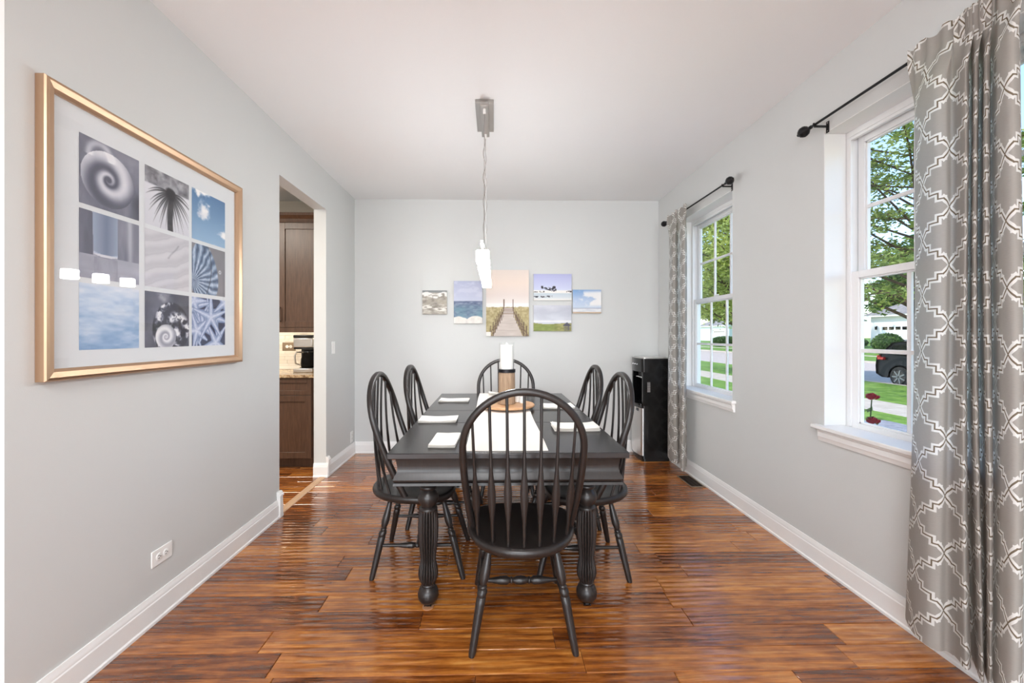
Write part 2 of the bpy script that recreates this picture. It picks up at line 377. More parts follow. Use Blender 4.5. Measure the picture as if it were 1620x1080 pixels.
# ------------------------------------------------------------------ windows
def window(n, y0, y1):
    r = bpy.data.objects.new('window_%d' % n, None); COL.objects.link(r); r.location = (XR, (y0+y1)/2, WZ0); struct(r)
    h = (y1-y0)/2; H = WZ1-WZ0
    # local: x outwards, y along the wall, z up
    ox0, ox1 = .12, .20
    fr = MB().box(ox0, ox1, -h, -h+.024, .014, H-.035).box(ox0, ox1, h-.024, h, .014, H-.035).box(ox0, ox1, -h, h, H-.035, H).box(ox0, ox1, -h, h, .0, .014)
    fr.box(ox0-.0, ox0+.012, -h+.024, -h+.031, .0225, H-.036).box(ox0, ox0+.012, h-.031, h-.024, .0225, H-.036)
    fr.box(ox0, ox0+.02, -h+.032, h-.032, H-.052, H-.036)
    fr.build('window_frame', 'vinyl_white', r, bevel=.002)
    def sash(name, x0, x1, z0, z1, bot, top):
        st = .038; a = h-.030
        m = MB().box(x0, x1, -a, -a+st, z0, z1).box(x0, x1, a-st, a, z0, z1).box(x0, x1, -a+st, a-st, z0, z0+bot).box(x0, x1, -a+st, a-st, z1-top, z1)
        g = .009
        for (p, q, s_, t_) in ((-a+st, -a+st+g, z0+bot, z1-top), (a-st-g, a-st, z0+bot, z1-top)): m.box(x0+.008, x1-.006, p, q, s_, t_)
        m.box(x0+.008, x1-.006, -a+st, a-st, z0+bot, z0+bot+g).box(x0+.008, x1-.006, -a+st, a-st, z1-top-g, z1-top)
        so_ = m.build(name, 'vinyl_white', r, bevel=.0015)
        gy0, gy1, gz0, gz1 = -a+st+g, a-st-g, z0+bot+g, z1-top-g; xm = (x0+x1)/2; mw = .010
        cw = (gy1-gy0)/3; ch = (gz1-gz0)/2
        for i in range(3):
            for j in range(2): bx(xm-.002, xm+.002, gy0+i*cw+.0005, gy0+(i+1)*cw-.0005, gz0+j*ch+.0005, gz0+(j+1)*ch-.0005).build('pane', 'glass', so_, smooth=False)
        for i in (1, 2): bx(xm-.007, xm+.007, gy0+i*cw-mw, gy0+i*cw+mw, gz0, gz1).build('muntin', 'vinyl_white', so_, bevel=.002)
        bx(xm-.0074, xm+.0074, gy0, gy1, gz0+ch-mw, gz0+ch+mw).build('muntin', 'vinyl_white', so_, bevel=.002)
        return so_
    mid = H*.515
    lo = sash('lower_sash', .128, .160, .0145, mid+.022, .032, .036)
    up = sash('upper_sash', .162, .194, mid-.018, H-.036, .036, .040)
    bx(.118, .128, -.03, .03, mid+.0225, mid+.034).build('sash_lock', 'vinyl_white', lo, bevel=.002)
    MB().box(.0005, .118, -h+.0002, -h+.004, .0225, H-.0045).box(.0005, .118, h-.004, h-.0002, .0225, H-.0045).box(.0005, .118, -h+.0002, h-.0002, H-.004, H-.0002).build('jamb_liner', 'trim_white', r, smooth=False)
    # drywall stool and moulded apron
    MB().prism([(.118, -h+.0005), (.118, h-.0005), (-.0005, h-.0005), (-.0005, h+.05), (-.038, h+.05), (-.038, -h-.05), (-.0005, -h-.05), (-.0005, -h+.0005)], 'z', .0004, .022).build('window_sill', 'trim_white', r, bevel=.004)
    pr = [(-.0004, 0), (-.022, 0), (-.022, -.010), (-.017, -.016), (-.017, -.040), (-.013, -.046), (-.010, -.064), (-.0004, -.064)]
    MB().loft([[(x, -h-.034-x*.6, z) for x, z in pr], [(x, h+.034+x*.6, z) for x, z in pr]]).build('apron', 'trim_white', r, ang=25)
    return r
for i, (a, b) in enumerate(WIN): window(i+1, a, b)
for i, a in enumerate((-3.6, -.5)):      # unseen windows added behind the camera to go with the rear fill lights
    r = struct(bpy.data.objects.new('window_%d' % (i+3), None)); COL.objects.link(r); r.location = (a+.85, -6.58, .65)
    MB().box(-.85, -.79, -.03, .03, 0, 1.8).box(.79, .85, -.03, .03, 0, 1.8).box(-.79, .79, -.03, .03, 0, .06).box(-.79, .79, -.03, .03, 1.74, 1.8).box(-.79, .79, -.03, .03, .88, .93).build('window_frame', 'vinyl_white', r)
    bx(-.79, .79, -.003, .003, .06, 1.74).build('pane', 'glass', r, smooth=False)

# ================================================================== DINING TABLE
TX, TY, TW, TL, TZ = .060, 2.710, 1.053, 1.84, .762
t = thing('dining_table', 'long dark espresso dining table with fluted bulbous legs in the middle of the room', 'table', (TX, TY, 0))
hw, hl = TW/2, TL/2
cuts = [-hl, -.29, .10, hl]       # leaf joints across the top
for i in range(3):
    a, b = cuts[i]+(.0008 if i else 0), cuts[i+1]-(.0008 if i < 2 else 0)
    bx(-hw, hw, a, b, TZ-.026, TZ).build('top_board', 'table_top_paint', t, bevel=.004)
# moulded apron: profile (inset from the top's edge, z)
ap = [(.030, TZ-.027), (.033, TZ-.045), (.037, TZ-.065), (.037, TZ-.085), (.032, TZ-.100), (.025, TZ-.112), (.021, TZ-.123), (.023, TZ-.131), (.029, TZ-.135), (.023, TZ-.137), (.021, TZ-.148), (.030, TZ-.151)]
m = MB(); m.loft([[(-(hw-d), -(hl-d), z), (hw-d, -(hl-d), z), (hw-d, hl-d, z), (-(hw-d), hl-d, z)] for d, z in ap])
m.build('apron', 'espresso', t, ang=20)
LP = [(.040, .610), (.044, .604), (.044, .590), (.037, .584), (.033, .574), (.040, .568), (.040, .558), (.031, .550), (.036, .543), (.045, .530), (.0487, .512), (.045, .494), (.036, .480), (.032, .473), (.041, .468), (.043, .462), (.042, .455),
      (.0435, .450), (.046, .42), (.0478, .38), (.0470, .34), (.044, .30), (.039, .26), (.0355, .228), (.037, .212), (.043, .188), (.0465, .160), (.044, .138), (.036, .120), (.030, .112), (.030, .110), (.033, .107), (.033, .103), (.030, .100), (.040, .090), (.047, .072), (.0485, .058), (.046, .043), (.036, .028), (.024, .022)]
def fluted(z): return .2 if .128 < z < .451 else (.08 if .118 < z <= .128 else 0)
for i, (sx, sy) in enumerate(((-1, -1), (1, -1), (-1, 1), (1, 1))):
    px, py = sx*.373, sy*(hl-.16)
    e = 0.006 if i == 0 else 0
    lg = MB().lathe(LP, seg=160, flute=fluted).build('leg', 'espresso', t, loc=(px, py, 0), ang=50)
    c = MB().lathe([(.011, .030), (.011, .016), (.017, .014), (.017, .010)], seg=16)
    c.add(*(lambda q: (q.v, q.f))(MB().lathe([(.004, -.011), (.0095, -.008), (.0095, .008), (.004, .011)], seg=16, M=Matrix.Rotation(R(90), 3, 'Y'), c=(0, -.008, .0099+e))))
    c.box(-.016, -.012, -.018, .012, .004+e, .016).box(.012, .016, -.018, .012, .004+e, .016)
    c.build('caster', 'black_iron', lg)
o = MB().lathe([(.024, 0), (.026, .002), (.026, .0055), (.022, .0058)], seg=32).build('caster_cup', 'brass_glide', loc=(TX-.373, TY-hl+.152, 0))
tag(o, 'small tan wooden coaster under the front left caster of the table', 'coaster')

# ================================================================== WINDSOR CHAIRS
def make_chair():
    c = thing('windsor_chair', '', 'chair')
    # seat
    def outline(k, z):
        ring = []
        for j in range(48):
            a = 2*math.pi*j/48; x, y = math.cos(a), math.sin(a)
            rx = .240*(1-.05*max(0, -y)) ; ry = .285 if y < 0 else .185
            ex = 2/2.25 if y < 0 else 2/3.0
            X = rx*math.copysign(abs(x)**ex, x); Y = ry*math.copysign(abs(y)**ex, y)
            ring.append((X*k, -.01+Y*k, z))
        return ring
    MB().loft([outline(.90, .396), outline(.965, .400), outline(.995, .412), outline(1, .422), outline(.99, .432), outline(.965, .437), outline(.93, .4375), outline(.7, .432), outline(.35, .428), outline(.05, .428)]).build('seat', 'espresso', c, ang=60)
    # bent hoop
    def hoop(s):      # s in -1..1 along the hoop
        a = abs(s); sg = math.copysign(1, s) if s else 1
        if a > .45:
            q = (1-a)/.55; z = .42+q*(.815-.42); x = .212+(.245-.212)*math.sin(q*math.pi/2)
        else:
            q = (.45-a)/.45; x = .245*math.cos(q*math.pi/2); z = .815+.235*math.sin(q*math.pi/2)
        h = (z-.42)/.63; y = -.068-.205*(1-(1-h)**1.5)
        return Vector((sg*x, y, z))
    pts = [hoop(-1+2*i/60) for i in range(61)]
    # the bow is oval in section: deep front to back at the crest
    rings = []
    for i, p in enumerate(pts):
        tt = (pts[min(i+1, 60)]-pts[max(i-1, 0)]).normalized(); b = Vector((0, 1, 0)); b = (b-tt*b.dot(tt)).normalized(); a = tt.cross(b)
        rings.append([p+a*.0150*math.copysign(abs(math.cos(k))**.7, math.cos(k))+b*.0160*math.copysign(abs(math.sin(k))**.7, math.sin(k)) for k in [2*math.pi*j/12 for j in range(12)]])
    MB().loft(rings).build('hoop', 'espresso', c, ang=60)
    for i in range(7):
        f = (i-3)/3; xb = f*.185; yb = -.262+.105*abs(f)**2.2
        xt = f*.205
        zt = .815+.235*math.sqrt(max(0, 1-(xt/.245)**2)) if abs(xt) < .245 else .8
        h = (zt-.42)/.63; yt = -.068-.205*(1-(1-h)**1.5)
        b, e = Vector((xb, yb, .424)), Vector((xt, yt, zt-.008)); n = 16; P_ = []; r_ = []
        for k in range(n+1):
            u = k/n; p = b.lerp(e, u); p.y -= .012*math.sin(u*math.pi); P_.append(p)
            w = .0068+(.0175-.0068)*math.exp(-((u-.36)/.13)**2); w = w*(1-.12*u); d = .0068
            r_.append((w, d))
        MB().tube(P_, r_, 8, ref=(1, 0, 0)).build('spindle', 'espresso', c, ang=60)
    # turned legs
    prof = [(0, .0145), (.03, .0165), (.05, .0165), (.065, .0125), (.09, .013), (.16, .0155), (.24, .0195), (.31, .0205), (.36, .0165), (.385, .012), (.395, .0165), (.405, .0165), (.415, .0135), (.43, .019), (.455, .0205), (.475, .0185), (.485, .0165), (.495, .0195), (.55, .0192), (.8, .0165), (.97, .0145), (1, .0125)]
    feet = {}
    for sx in (-1, 1):
        for top, bot in (((sx*.135, -.165, .408), (sx*.207, -.250, 0)), ((sx*.140, .110, .408), (sx*.205, .225, 0))):
            a, b = Vector(top), Vector(bot); feet[(sx, top[1] > 0)] = (a, b)
            rings = []
            for u, r in prof:
                p = a.lerp(b, u); rings.append([p+Vector((r*math.cos(2*math.pi*j/16), r*math.sin(2*math.pi*j/16), 0)) for j in range(16)])
            MB().loft(rings).build('leg', 'espresso', c, ang=55)
    def turned(a, b, prof, name):
        d = (b-a); q = d.to_track_quat('Z', 'Y').to_matrix()
        MB().lathe([(r, u*d.length) for u, r in prof], c=a, seg=14, M=q).build(name, 'espresso', c, ang=55)
    side = [(0, .0075), (.25, .009), (.36, .0150), (.43, .0165), (.47, .0125), (.475, .009), (.485, .0135), (.515, .0135), (.525, .009), (.53, .0125), (.57, .0165), (.64, .0150), (.75, .009), (1, .0075)]
    mids = []
    for sx in (-1, 1):
        a = feet[(sx, False)]; b = feet[(sx, True)]
        p, q = a[0].lerp(a[1], .60), b[0].lerp(b[1], .60); turned(p, q, side, 'side_stretcher'); mids.append(p.lerp(q, .5))
    cr = [(0, .0085), (.12, .0095), (.24, .0175), (.33, .0185), (.37, .011), (.38, .0155), (.395, .0155), (.405, .011), (.45, .017), (.5, .0185), (.55, .017), (.595, .011), (.605, .0155), (.62, .0155), (.63, .011), (.67, .0185), (.76, .0175), (.88, .0095), (1, .0085)]
    turned(mids[0], mids[1], cr, 'cross_stretcher')
    return c
ch = make_chair()
spots = [((.115, 1.893), 0, 'dark spindle-back chair nearest the viewer, at the near end of the table'),
         ((-.392, 2.375), -90, 'dark spindle-back chair on the doorway side of the table, the nearer one'),
         ((-.325, 2.930), -90, 'dark spindle-back chair on the doorway side of the table, the farther one'),
         ((.445, 2.330), 90, 'dark spindle-back chair on the window side of the table, the nearer one'),
         ((.435, 2.900), 90, 'dark spindle-back chair on the window side of the table, the farther one'),
         ((.098, 3.475), 180, 'dark spindle-back chair at the far end of the table, behind the candle')]
for i, ((x, y), a, lab) in enumerate(spots):
    o = ch if i == 0 else copy_tree(ch)
    o.location = (x, y, 0); o.rotation_euler = (0, 0, R(a)); tag(o, lab, 'chair', 'chairs around the dining table')

# ================================================================== ON THE TABLE
# runner
m = MB(); n = 60; x0, x1, y0, y1 = -.133, .235, 1.822, 3.615; rings = []
rr = random.Random(3)
top = []; bot = []
V = []; Fc = []
nx, ny = 10, 60
for j in range(ny+1):
    for i in range(nx+1):
        x = x0+(x1-x0)*i/nx; y = y0+(y1-y0)*j/ny
        z = TZ+.0028+.0006*math.sin(y*9+x*5)+.0005*math.sin(x*31+y*3)
        V.append((x+.002*math.sin(y*7), y, z))
nb = len(V); V += [(a, b, TZ+.0006) for a, b, c in V]
for j in range(ny):
    for i in range(nx):
        k = j*(nx+1)+i; Fc.append((k, k+1, k+nx+2, k+nx+1))
def rim(idx):
    for a, b in zip(idx, idx[1:]): Fc.append((a, a+nb, b+nb, b))
rim(list(range(0, nx+1))); rim([j*(nx+1)+nx for j in range(ny+1)]); rim(list(range((nx+1)*(ny+1)-1, (nx+1)*ny-1, -1))); rim([j*(nx+1) for j in range(ny, -1, -1)])
for j in range(ny):
    for i in range(nx):
        k = j*(nx+1)+i+nb; Fc.append((k+nx+1, k+nx+2, k+1, k))
o = MB().add(V, Fc).build('table_runner', 'runner_linen'); tag(o, 'long cream cloth runner lying down the middle of the dark table', 'runner')
def napkin(x0, x1, y0, y1, label, layers=4, th=.0045, rz=0, lift=0, seed=0):
    g = random.Random(seed); cx, cy = (x0+x1)/2, (y0+y1)/2; w, d = (x1-x0)/2, (y1-y0)/2
    t = thing('napkin', label, 'napkin', (cx, cy, TZ+.0004), R(rz), 'folded napkins on the table')
    z = 0
    for k in range(layers):
        a = w-g.uniform(0, .006); b = d-g.uniform(0, .006); ox, oy = g.uniform(-.003, .003), g.uniform(-.003, .003)
        nx, ny = 14, 14; V = []; Fc = []
        for s in (0, 1):
            for j in range(ny+1):
                for i in range(nx+1):
                    u, v = i/nx*2-1, j/ny*2-1; ed = max(abs(u), abs(v))
                    zz = z+(th*.9 if s else th*.05)
                    zz += lift*(abs(u)**3)*(k+1)/layers+.0012*math.sin(u*4+k+seed)*math.cos(v*3+k)*(k > 0)
                    if s: zz -= th*.45*max(0, ed-.86)/.14
                    else: zz += th*.25*max(0, ed-.86)/.14
                    V.append((ox+u*a, oy+v*b*(1+.012*math.sin(u*3+seed)), max(zz, .0)))
        nb = (nx+1)*(ny+1)
        for j in range(ny):
            for i in range(nx):
                q = j*(nx+1)+i; Fc.append((q+nb, q+1+nb, q+nx+2+nb, q+nx+1+nb)); Fc.append((q+nx+1, q+nx+2, q+1, q))
        ring = list(range(nx+1))+[j*(nx+1)+nx for j in range(1, ny+1)]+list(range(nb-2, nb-nx-2, -1))+[j*(nx+1) for j in range(ny-1, 0, -1)]
        for p, q in zip(ring, ring[1:]+ring[:1]): Fc.append((p, q, q+nb, p+nb))
        MB().add(V, Fc).build('fold', 'napkin_linen', t, ang=60); z += th
    return t
napkin(-.302, -.178, 1.872, 2.120, 'square-folded cream napkin at the near left corner, turned lengthwise', 5, .0030, -2, 0, 1)
napkin(-.452, -.222, 2.405, 2.560, 'long folded cream napkin before the nearer doorway-side chair', 4, .0032, 1, .004, 2)
napkin(-.432, -.200, 3.140, 3.290, 'long folded cream napkin before the farther doorway-side chair', 4, .0030, 0, .004, 3)
napkin(.315, .560, 2.180, 2.345, 'thick folded cream napkin before the nearer window-side chair', 5, .0032, 0, .008, 4)
napkin(.325, .555, 2.830, 3.020, 'folded cream napkin before the farther window-side chair', 4, .0032, 0, .007, 5)
o = napkin(-.055, .345, 3.480, 3.590, 'folded cream napkin at the far end of the table behind the candle', 3, .0032, 0, .014, 6); o.location.z += .0035
# lazy susan, candle holder, shakers
sx, sy = .088, 2.880; zb = TZ+.0038
t = thing('lazy_susan', 'round light wooden turntable board under the candle holder', 'tray', (sx, sy, zb))
MB().lathe([(.105, 0), (.11, .002), (.11, .010), (.10, .0118)], seg=48).build('swivel_base', 'black_plastic', t)
MB().lathe([(.170, .012), (.184, .015), (.188, .020), (.188, .026), (.184, .030), (.170, .0305), (.02, .0305)], seg=64).build('board', 'board_wood', t, ang=30)
zs = zb+.0306
t = thing('candle_holder', 'tall weathered wooden candle holder with white pillar candle in a glass sleeve', 'candle holder', (sx-.006, sy-.005, zs))
MB().lathe([(.050, 0), (.0575, .003), (.0585, .02), (.057, .21), (.055, .218)], seg=40).build('post', 'weathered_wood', t, ang=30)
MB().lathe([(.052, .2185), (.0605, .2185), (.0605, .240), (.052, .240)], seg=40).build('metal_band', 'dark_metal', t, ang=30)
MB().lathe([(.043, .2405), (.046, .2425), (.0455, .405), (.042, .409), (.012, .406), (.004, .405)], seg=40).build('candle', 'candle_wax', t, ang=40)
MB().tube([(0, 0, .405), (.001, 0, .413), (.003, .001, .419)], .0011, 6).build('wick', 'slot_dark', t)
g = MB(); g.loft([[(r*math.cos(2*math.pi*j/40), r*math.sin(2*math.pi*j/40), z) for j in range(40)] for r, z in ((.0520, .2405), (.0520, .424), (.0500, .424), (.0500, .2405))], caps=False)
g.build('glass_sleeve', 'glass', t, ang=30)
for k, (dx, dy, lab) in enumerate(((.105, .02, 'short white ceramic shaker on the round board, the one farther from the candle'), (.070, .065, 'short white ceramic shaker on the round board, close behind the candle'))):
    t = thing('shaker', lab, 'shaker', (sx+dx, sy+dy, zs), 0, 'salt and pepper shakers')
    MB().lathe([(.018, 0), (.0215, .002), (.0225, .012), (.019, .038), (.0165, .048)], seg=24).build('body', 'ceramic', t)
    MB().lathe([(.0165, .0481), (.0172, .050), (.0165, .056), (.010, .061), (.002, .062)], seg=24).build('cap', 'nickel', t)

# ================================================================== PENDANT
px_, cy_ = -.066, 2.765
t = thing('pendant_light', 'linear pendant with a row of glowing square glass shades over the table', 'pendant light', (px_, cy_, ZC))
bx(-.058, .058, -.185, .185, -.022, 0).build('canopy', 'nickel', t, bevel=.002)
bx(-.027, .027, -.205, .205, -.050, -.0222).build('canopy_bar', 'nickel', t, bevel=.002)
zr = 1.745-ZC
bx(-.008, .008, -.66, .66, zr-.004, zr+.010).build('rail', 'nickel', t, bevel=.001)
for s in (-1, 1):
    MB().lathe([(.006, -.080), (.009, -.078), (.009, -.0502)], c=(0, s*.165, 0), seg=12).build('cable_grip', 'white_plastic', t)
    ps = []; n = 60
    a = Vector((0, s*.165, -.078)); b = Vector((0, s*.30, zr+.05))
    MB().tube([a.lerp(b, k/12) for k in range(13)], .0012, 6).build('cable', 'nickel', t)
    for k in range(n+1):
        u = k/n; p = a.lerp(b, u); amp = .0065*math.sin(u*math.pi)+.001; an = u*34+s; ps.append(p+Vector((amp*math.cos(an), .4*amp*math.sin(an), 0)))
    MB().tube(ps, .0018, 6).build('power_cord', 'nickel', t)
    MB().lathe([(.006, 0), (.006, .05), (.003, .058)], c=(0, s*.30, zr+.0101), seg=12).build('cable_socket', 'white_plastic', t)
for k in range(6):
    y = (k-2.5)*.225+.035
    MB().lathe([(.011, -.018), (.014, -.016), (.014, -.005)], c=(0, y, zr), seg=14).build('lamp_holder', 'nickel', t)
    sh = bx(-.034, .034, y-.034, y+.034, zr-.086, zr-.0185).build('shade', 'lamp_glass', t, bevel=.006)

# ================================================================== ART
def _h(ix, iy, s):
    v = np.sin(ix*127.1+iy*311.7+s*74.7)*43758.5453; return v-np.floor(v)
def vn(x, y, s=0):
    ix, iy = np.floor(x), np.floor(y); fx, fy = x-ix, y-iy; fx = fx*fx*(3-2*fx); fy = fy*fy*(3-2*fy)
    return (_h(ix, iy, s)*(1-fx)+_h(ix+1, iy, s)*fx)*(1-fy)+(_h(ix, iy+1, s)*(1-fx)+_h(ix+1, iy+1, s)*fx)*fy
def fbm(x, y, s=0, o=4):
    r = 0; a = .5
    for k in range(o): r = r+a*vn(x*2**k, y*2**k, s+k); a *= .5
    return r/(1-.5**o)
def sm(a, b, x): t = np.clip((x-a)/(b-a), 0, 1); return t*t*(3-2*t)
def C(*c): return np.array(c, float)/255
def lerp(a, b, t): return a*(1-t[..., None])+b*t[..., None]
def grad(t, stops):
    t = np.clip(t, 0, 1); ps = [p for p, _ in stops]
    return np.stack([np.interp(t, ps, [c[k] for _, c in stops]) for k in range(3)], -1)/255
def over(img, col, mask): return lerp(img, C(*col) if isinstance(col, tuple) else col, np.clip(mask, 0, 1))
GREY = [(0, (38, 40, 52)), (.35, (98, 100, 116)), (.65, (168, 170, 184)), (1, (236, 237, 242))]
def art_shell(U, V):
    x, y = U-.46, V-.47; r = np.hypot(x, y*1.05)+1e-4; a = np.arctan2(y, x)
    s = np.sin(np.log(r)*4.2-a+.8)*.5+.5
    v = .25+.6*s*sm(.0, .12, r)+.12*fbm(U*6, V*6, 1); v = np.where(r > .44, .28+.35*fbm(U*3, V*3, 4), v)
    v = v*(1-.55*sm(.25, .0, 1-U)*sm(.5, .2, V)); v += .35*np.exp(-((np.hypot(U-.32, V-.78)-.18)/.05)**2)*(V > .75)
    v = np.where(r < .035, .3, v); return grad(v, GREY)
def art_palm(U, V):
    img = grad(.88+.1*V-.2*fbm(U*4, V*4, 2)*(V > .7), GREY); x, y = U-.55, V-.66
    a = np.arctan2(y, x); r = np.hypot(x, y); m = np.zeros_like(U)
    for k in range(22):
        an = -math.pi*1.08+k/21*math.pi*1.16; L = .46+.22*_h(np.float64(k), np.float64(3), 2); n = 30
        for q in range(n):
            u = q/n; cx = math.cos(an)*L*u*.95; cy = math.sin(an)*L*u-.30*u*u+.1*u
            m = np.maximum(m, np.exp(-(((x-cx)**2+(y-cy)**2)/(.024*(1.15-u))**2)))
    m = np.maximum(m, sm(.075, .05, np.abs(x+.01*np.sin(V*9)))*(y < .02)*(.75+.25*fbm(U*20, V*30, 5)))
    m = np.maximum(m, sm(.17, .09, r*(1+.3*(fbm(U*14, V*14, 6)-.5))))
    m = np.maximum(m, (V > .72)*fbm(U*9, V*9, 7)*.8)
    return over(img, (40, 40, 46), m)
def art_sky(U, V, lo=.15, sc=3.0, hi=(84, 124, 168), low=(150, 184, 214), seed=3):
    img = grad(V, [(0, low), (1, hi)]); n = fbm(U*sc, V*sc*1.3, seed, 5)
    c = sm(.50, .68, n+.18*np.exp(-((U-.25)**2+(V-.6)**2)/.05)+.12*np.exp(-((U-.9)**2+(V-.25)**2)/.02)-.08)
    return over(img, lerp(C(214, 220, 230), C(250, 250, 250), sm(.5, .75, n)), c)
def art_glass(U, V):
    v = .30+.3*fbm(U*5, V*1.2, 8)+.25*np.exp(-((U-.83)/.05)**2)-.12*(U < .2)
    ins = sm(.20, .225, U-(.5-V)*.03)*sm(.62, .60, U); v = np.where(ins > .5, .42+.25*np.abs(U-.42)/.2+.15*V*0, v)
    v = np.where((ins > .5) & (np.abs(V-.36-.12*(U-.42)**2*8) < .02), .9, v); v = np.where((ins > .5) & (V < .34), .7-.2*fbm(U*8, V*3, 2), v)
    v = np.where((ins < .5) & (V < .36), .55+.2*fbm(U*3, V*5, 3), v)
    img = grad(v, GREY); return over(img, (120, 150, 190), .35*ins*(V > .38))
def art_sand(U, V):
    p = V*26-U*9+5*fbm(U*2.2, V*2.2, 4); v = .78+.07*np.sin(p)-.10*np.exp(-((np.mod(p, 6.28)-3)/.35)**2)+.05*fbm(U*50, V*50, 5)-.05
    v -= .28*np.exp(-((U-.62-.13*np.sin((V-.7)*8))/.022)**2)*(V > .55)*(V < .85); return grad(v, [(0, (120, 120, 130)), (.6, (186, 186, 194)), (1, (232, 232, 236))])
def art_leaf(U, V):
    bgd = grad(.35+.3*fbm(U*3, V*3, 6), [(0, (96, 96, 104)), (1, (170, 168, 174))]); x, y = U-.34, V-.45
    w = .42*np.sqrt(np.clip(1-(y/.62)**2, 0, 1))*(1-.25*y); ins = sm(.02, -.02, np.abs(x+.1*y)-w)
    a = np.arctan2(y+.2, x+.3); v = .5+.3*np.sin(a*24+6*fbm(U*4, V*4, 2))+.4*(fbm(U*22, V*14, 3)-.5)
    img = lerp(bgd, grad(v, [(0, (52, 70, 98)), (.5, (120, 142, 172)), (1, (214, 226, 240))]), ins)
    img = over(img, (230, 236, 244), .8*np.exp(-((np.hypot(U-.83, V-.52)-.03)/.012)**2))
    return over(img, (40, 48, 66), .7*np.exp(-((x-.22+.5*(y-.1)**2)/.012)**2)*ins)
def art_sea(U, V):
    n = fbm(U*5, V*16, 3, 5); m = fbm(U*2, V*4, 9); v = .35+.5*V+.5*(n-.5)+.35*(m-.5)
    return grad(v, [(0, (96, 134, 182)), (.4, (146, 176, 212)), (.7, (196, 212, 232)), (1, (226, 232, 242))])
def art_snail(U, V):
    img = grad(.15+.35*fbm(U*3, V*3, 2), GREY); img = over(img, (200, 202, 212), .8*sm(.2, .08, np.hypot(U-.4, (V-.95)*1.2))*fbm(U*12, V*12, 4))
    x, y = U-.58, V-.34; r = np.hypot(x, y*.85); sp = fbm(U*16, V*16, 5); body = sm(.44, .41, r)
    img = lerp(img, grad(.1+1.0*sm(.35, .65, sp)*(.5+.5*np.sin(np.arctan2(y, x)*3+r*20)), GREY), body)
    x2, y2 = U-.45, V-.19; r2 = np.hypot(x2, y2)+1e-4; s2 = np.sin(np.log(r2)*5-np.arctan2(y2, x2))*.5+.5
    return lerp(img, grad(.6+.4*s2, GREY), sm(.24, .22, r2))
def art_star(U, V):
    img = np.zeros(U.shape+(3,))+C(52, 62, 92); g = random.Random(12)
    for k in range(11):
        cx, cy, ro, sz = g.random(), g.random(), g.random()*6, .34+.16*g.random()
        if k == 10: cx, cy, ro, sz = .55, .6, .3, .52
        x, y = U-cx, V-cy; r = np.hypot(x, y)+1e-4; a = np.mod(np.arctan2(y, x)+ro, 2*math.pi/5)-math.pi/5
        lx, ly = r*np.cos(a), np.abs(r*np.sin(a)); w = .085*(1-lx/sz)+.018; ins = sm(.012, -.004, ly-w)*(lx < sz)*(lx > -.05)
        v = .92-.55*(ly/np.maximum(w, .01))+.25*(fbm(U*40, V*40, k)-.5)-.08*(10-k)/10
        img = lerp(img, grad(v, [(0, (70, 84, 124)), (.5, (140, 158, 196)), (1, (228, 234, 246))]), ins)
    return img
def art_surf(U, V):
    n = fbm(U*7, V*14, 2, 5); v = .45+.9*(n-.5); img = grad(v, [(0, (110, 104, 96)), (.5, (176, 170, 160)), (1, (240, 239, 234))])
    img = over(img, (130, 134, 136), sm(.88, .93, V)); f = np.abs(V-.80-.05*np.sin(U*9)) < .09; img = over(img, (242, 242, 240), f*.85*sm(.3, .5, n))
    f = np.abs(V-.26-.06*np.sin(U*6)) < .07; img = over(img, (238, 237, 232), f*.8*sm(.3, .5, n)); return over(img, (150, 140, 124), (np.abs(V-.52) < .10)*.5*sm(.45, .6, n))
def art_ocean(U, V):
    img = grad(V, [(.5, (196, 202, 222)), (1, (172, 178, 204))]); n = fbm(U*3, V*9, 5); img = over(img, (206, 210, 226), sm(.5, .7, n)*.5)
    w = fbm(U*8, V*30, 6, 5); sea = grad(.5+1.1*(w-.5)+.2*(V-.3), [(0, (70, 84, 112)), (.5, (108, 120, 148)), (1, (158, 168, 188))])
    sea = over(sea, (120, 164, 172), .8*sm(.30, .12, np.abs(V-.2))*fbm(U*4, V*12, 3)); img = np.where((V < .525)[..., None], sea, img)
    r1 = sm(.01, -.01, V-(.16-.30*np.abs(U-.15)**1.4+.02*fbm(U*9, V*0, 3))); r2 = sm(.01, -.01, V-(.17-.9*np.abs(U-.76)**2+.02*fbm(U*7, V*0, 4)))
    return over(img, grad(.7+.5*(fbm(U*9, V*9, 8)-.4), [(0, (176, 172, 166)), (1, (240, 238, 232))]), np.maximum(r1*(U < .45), r2*(U > .38)))
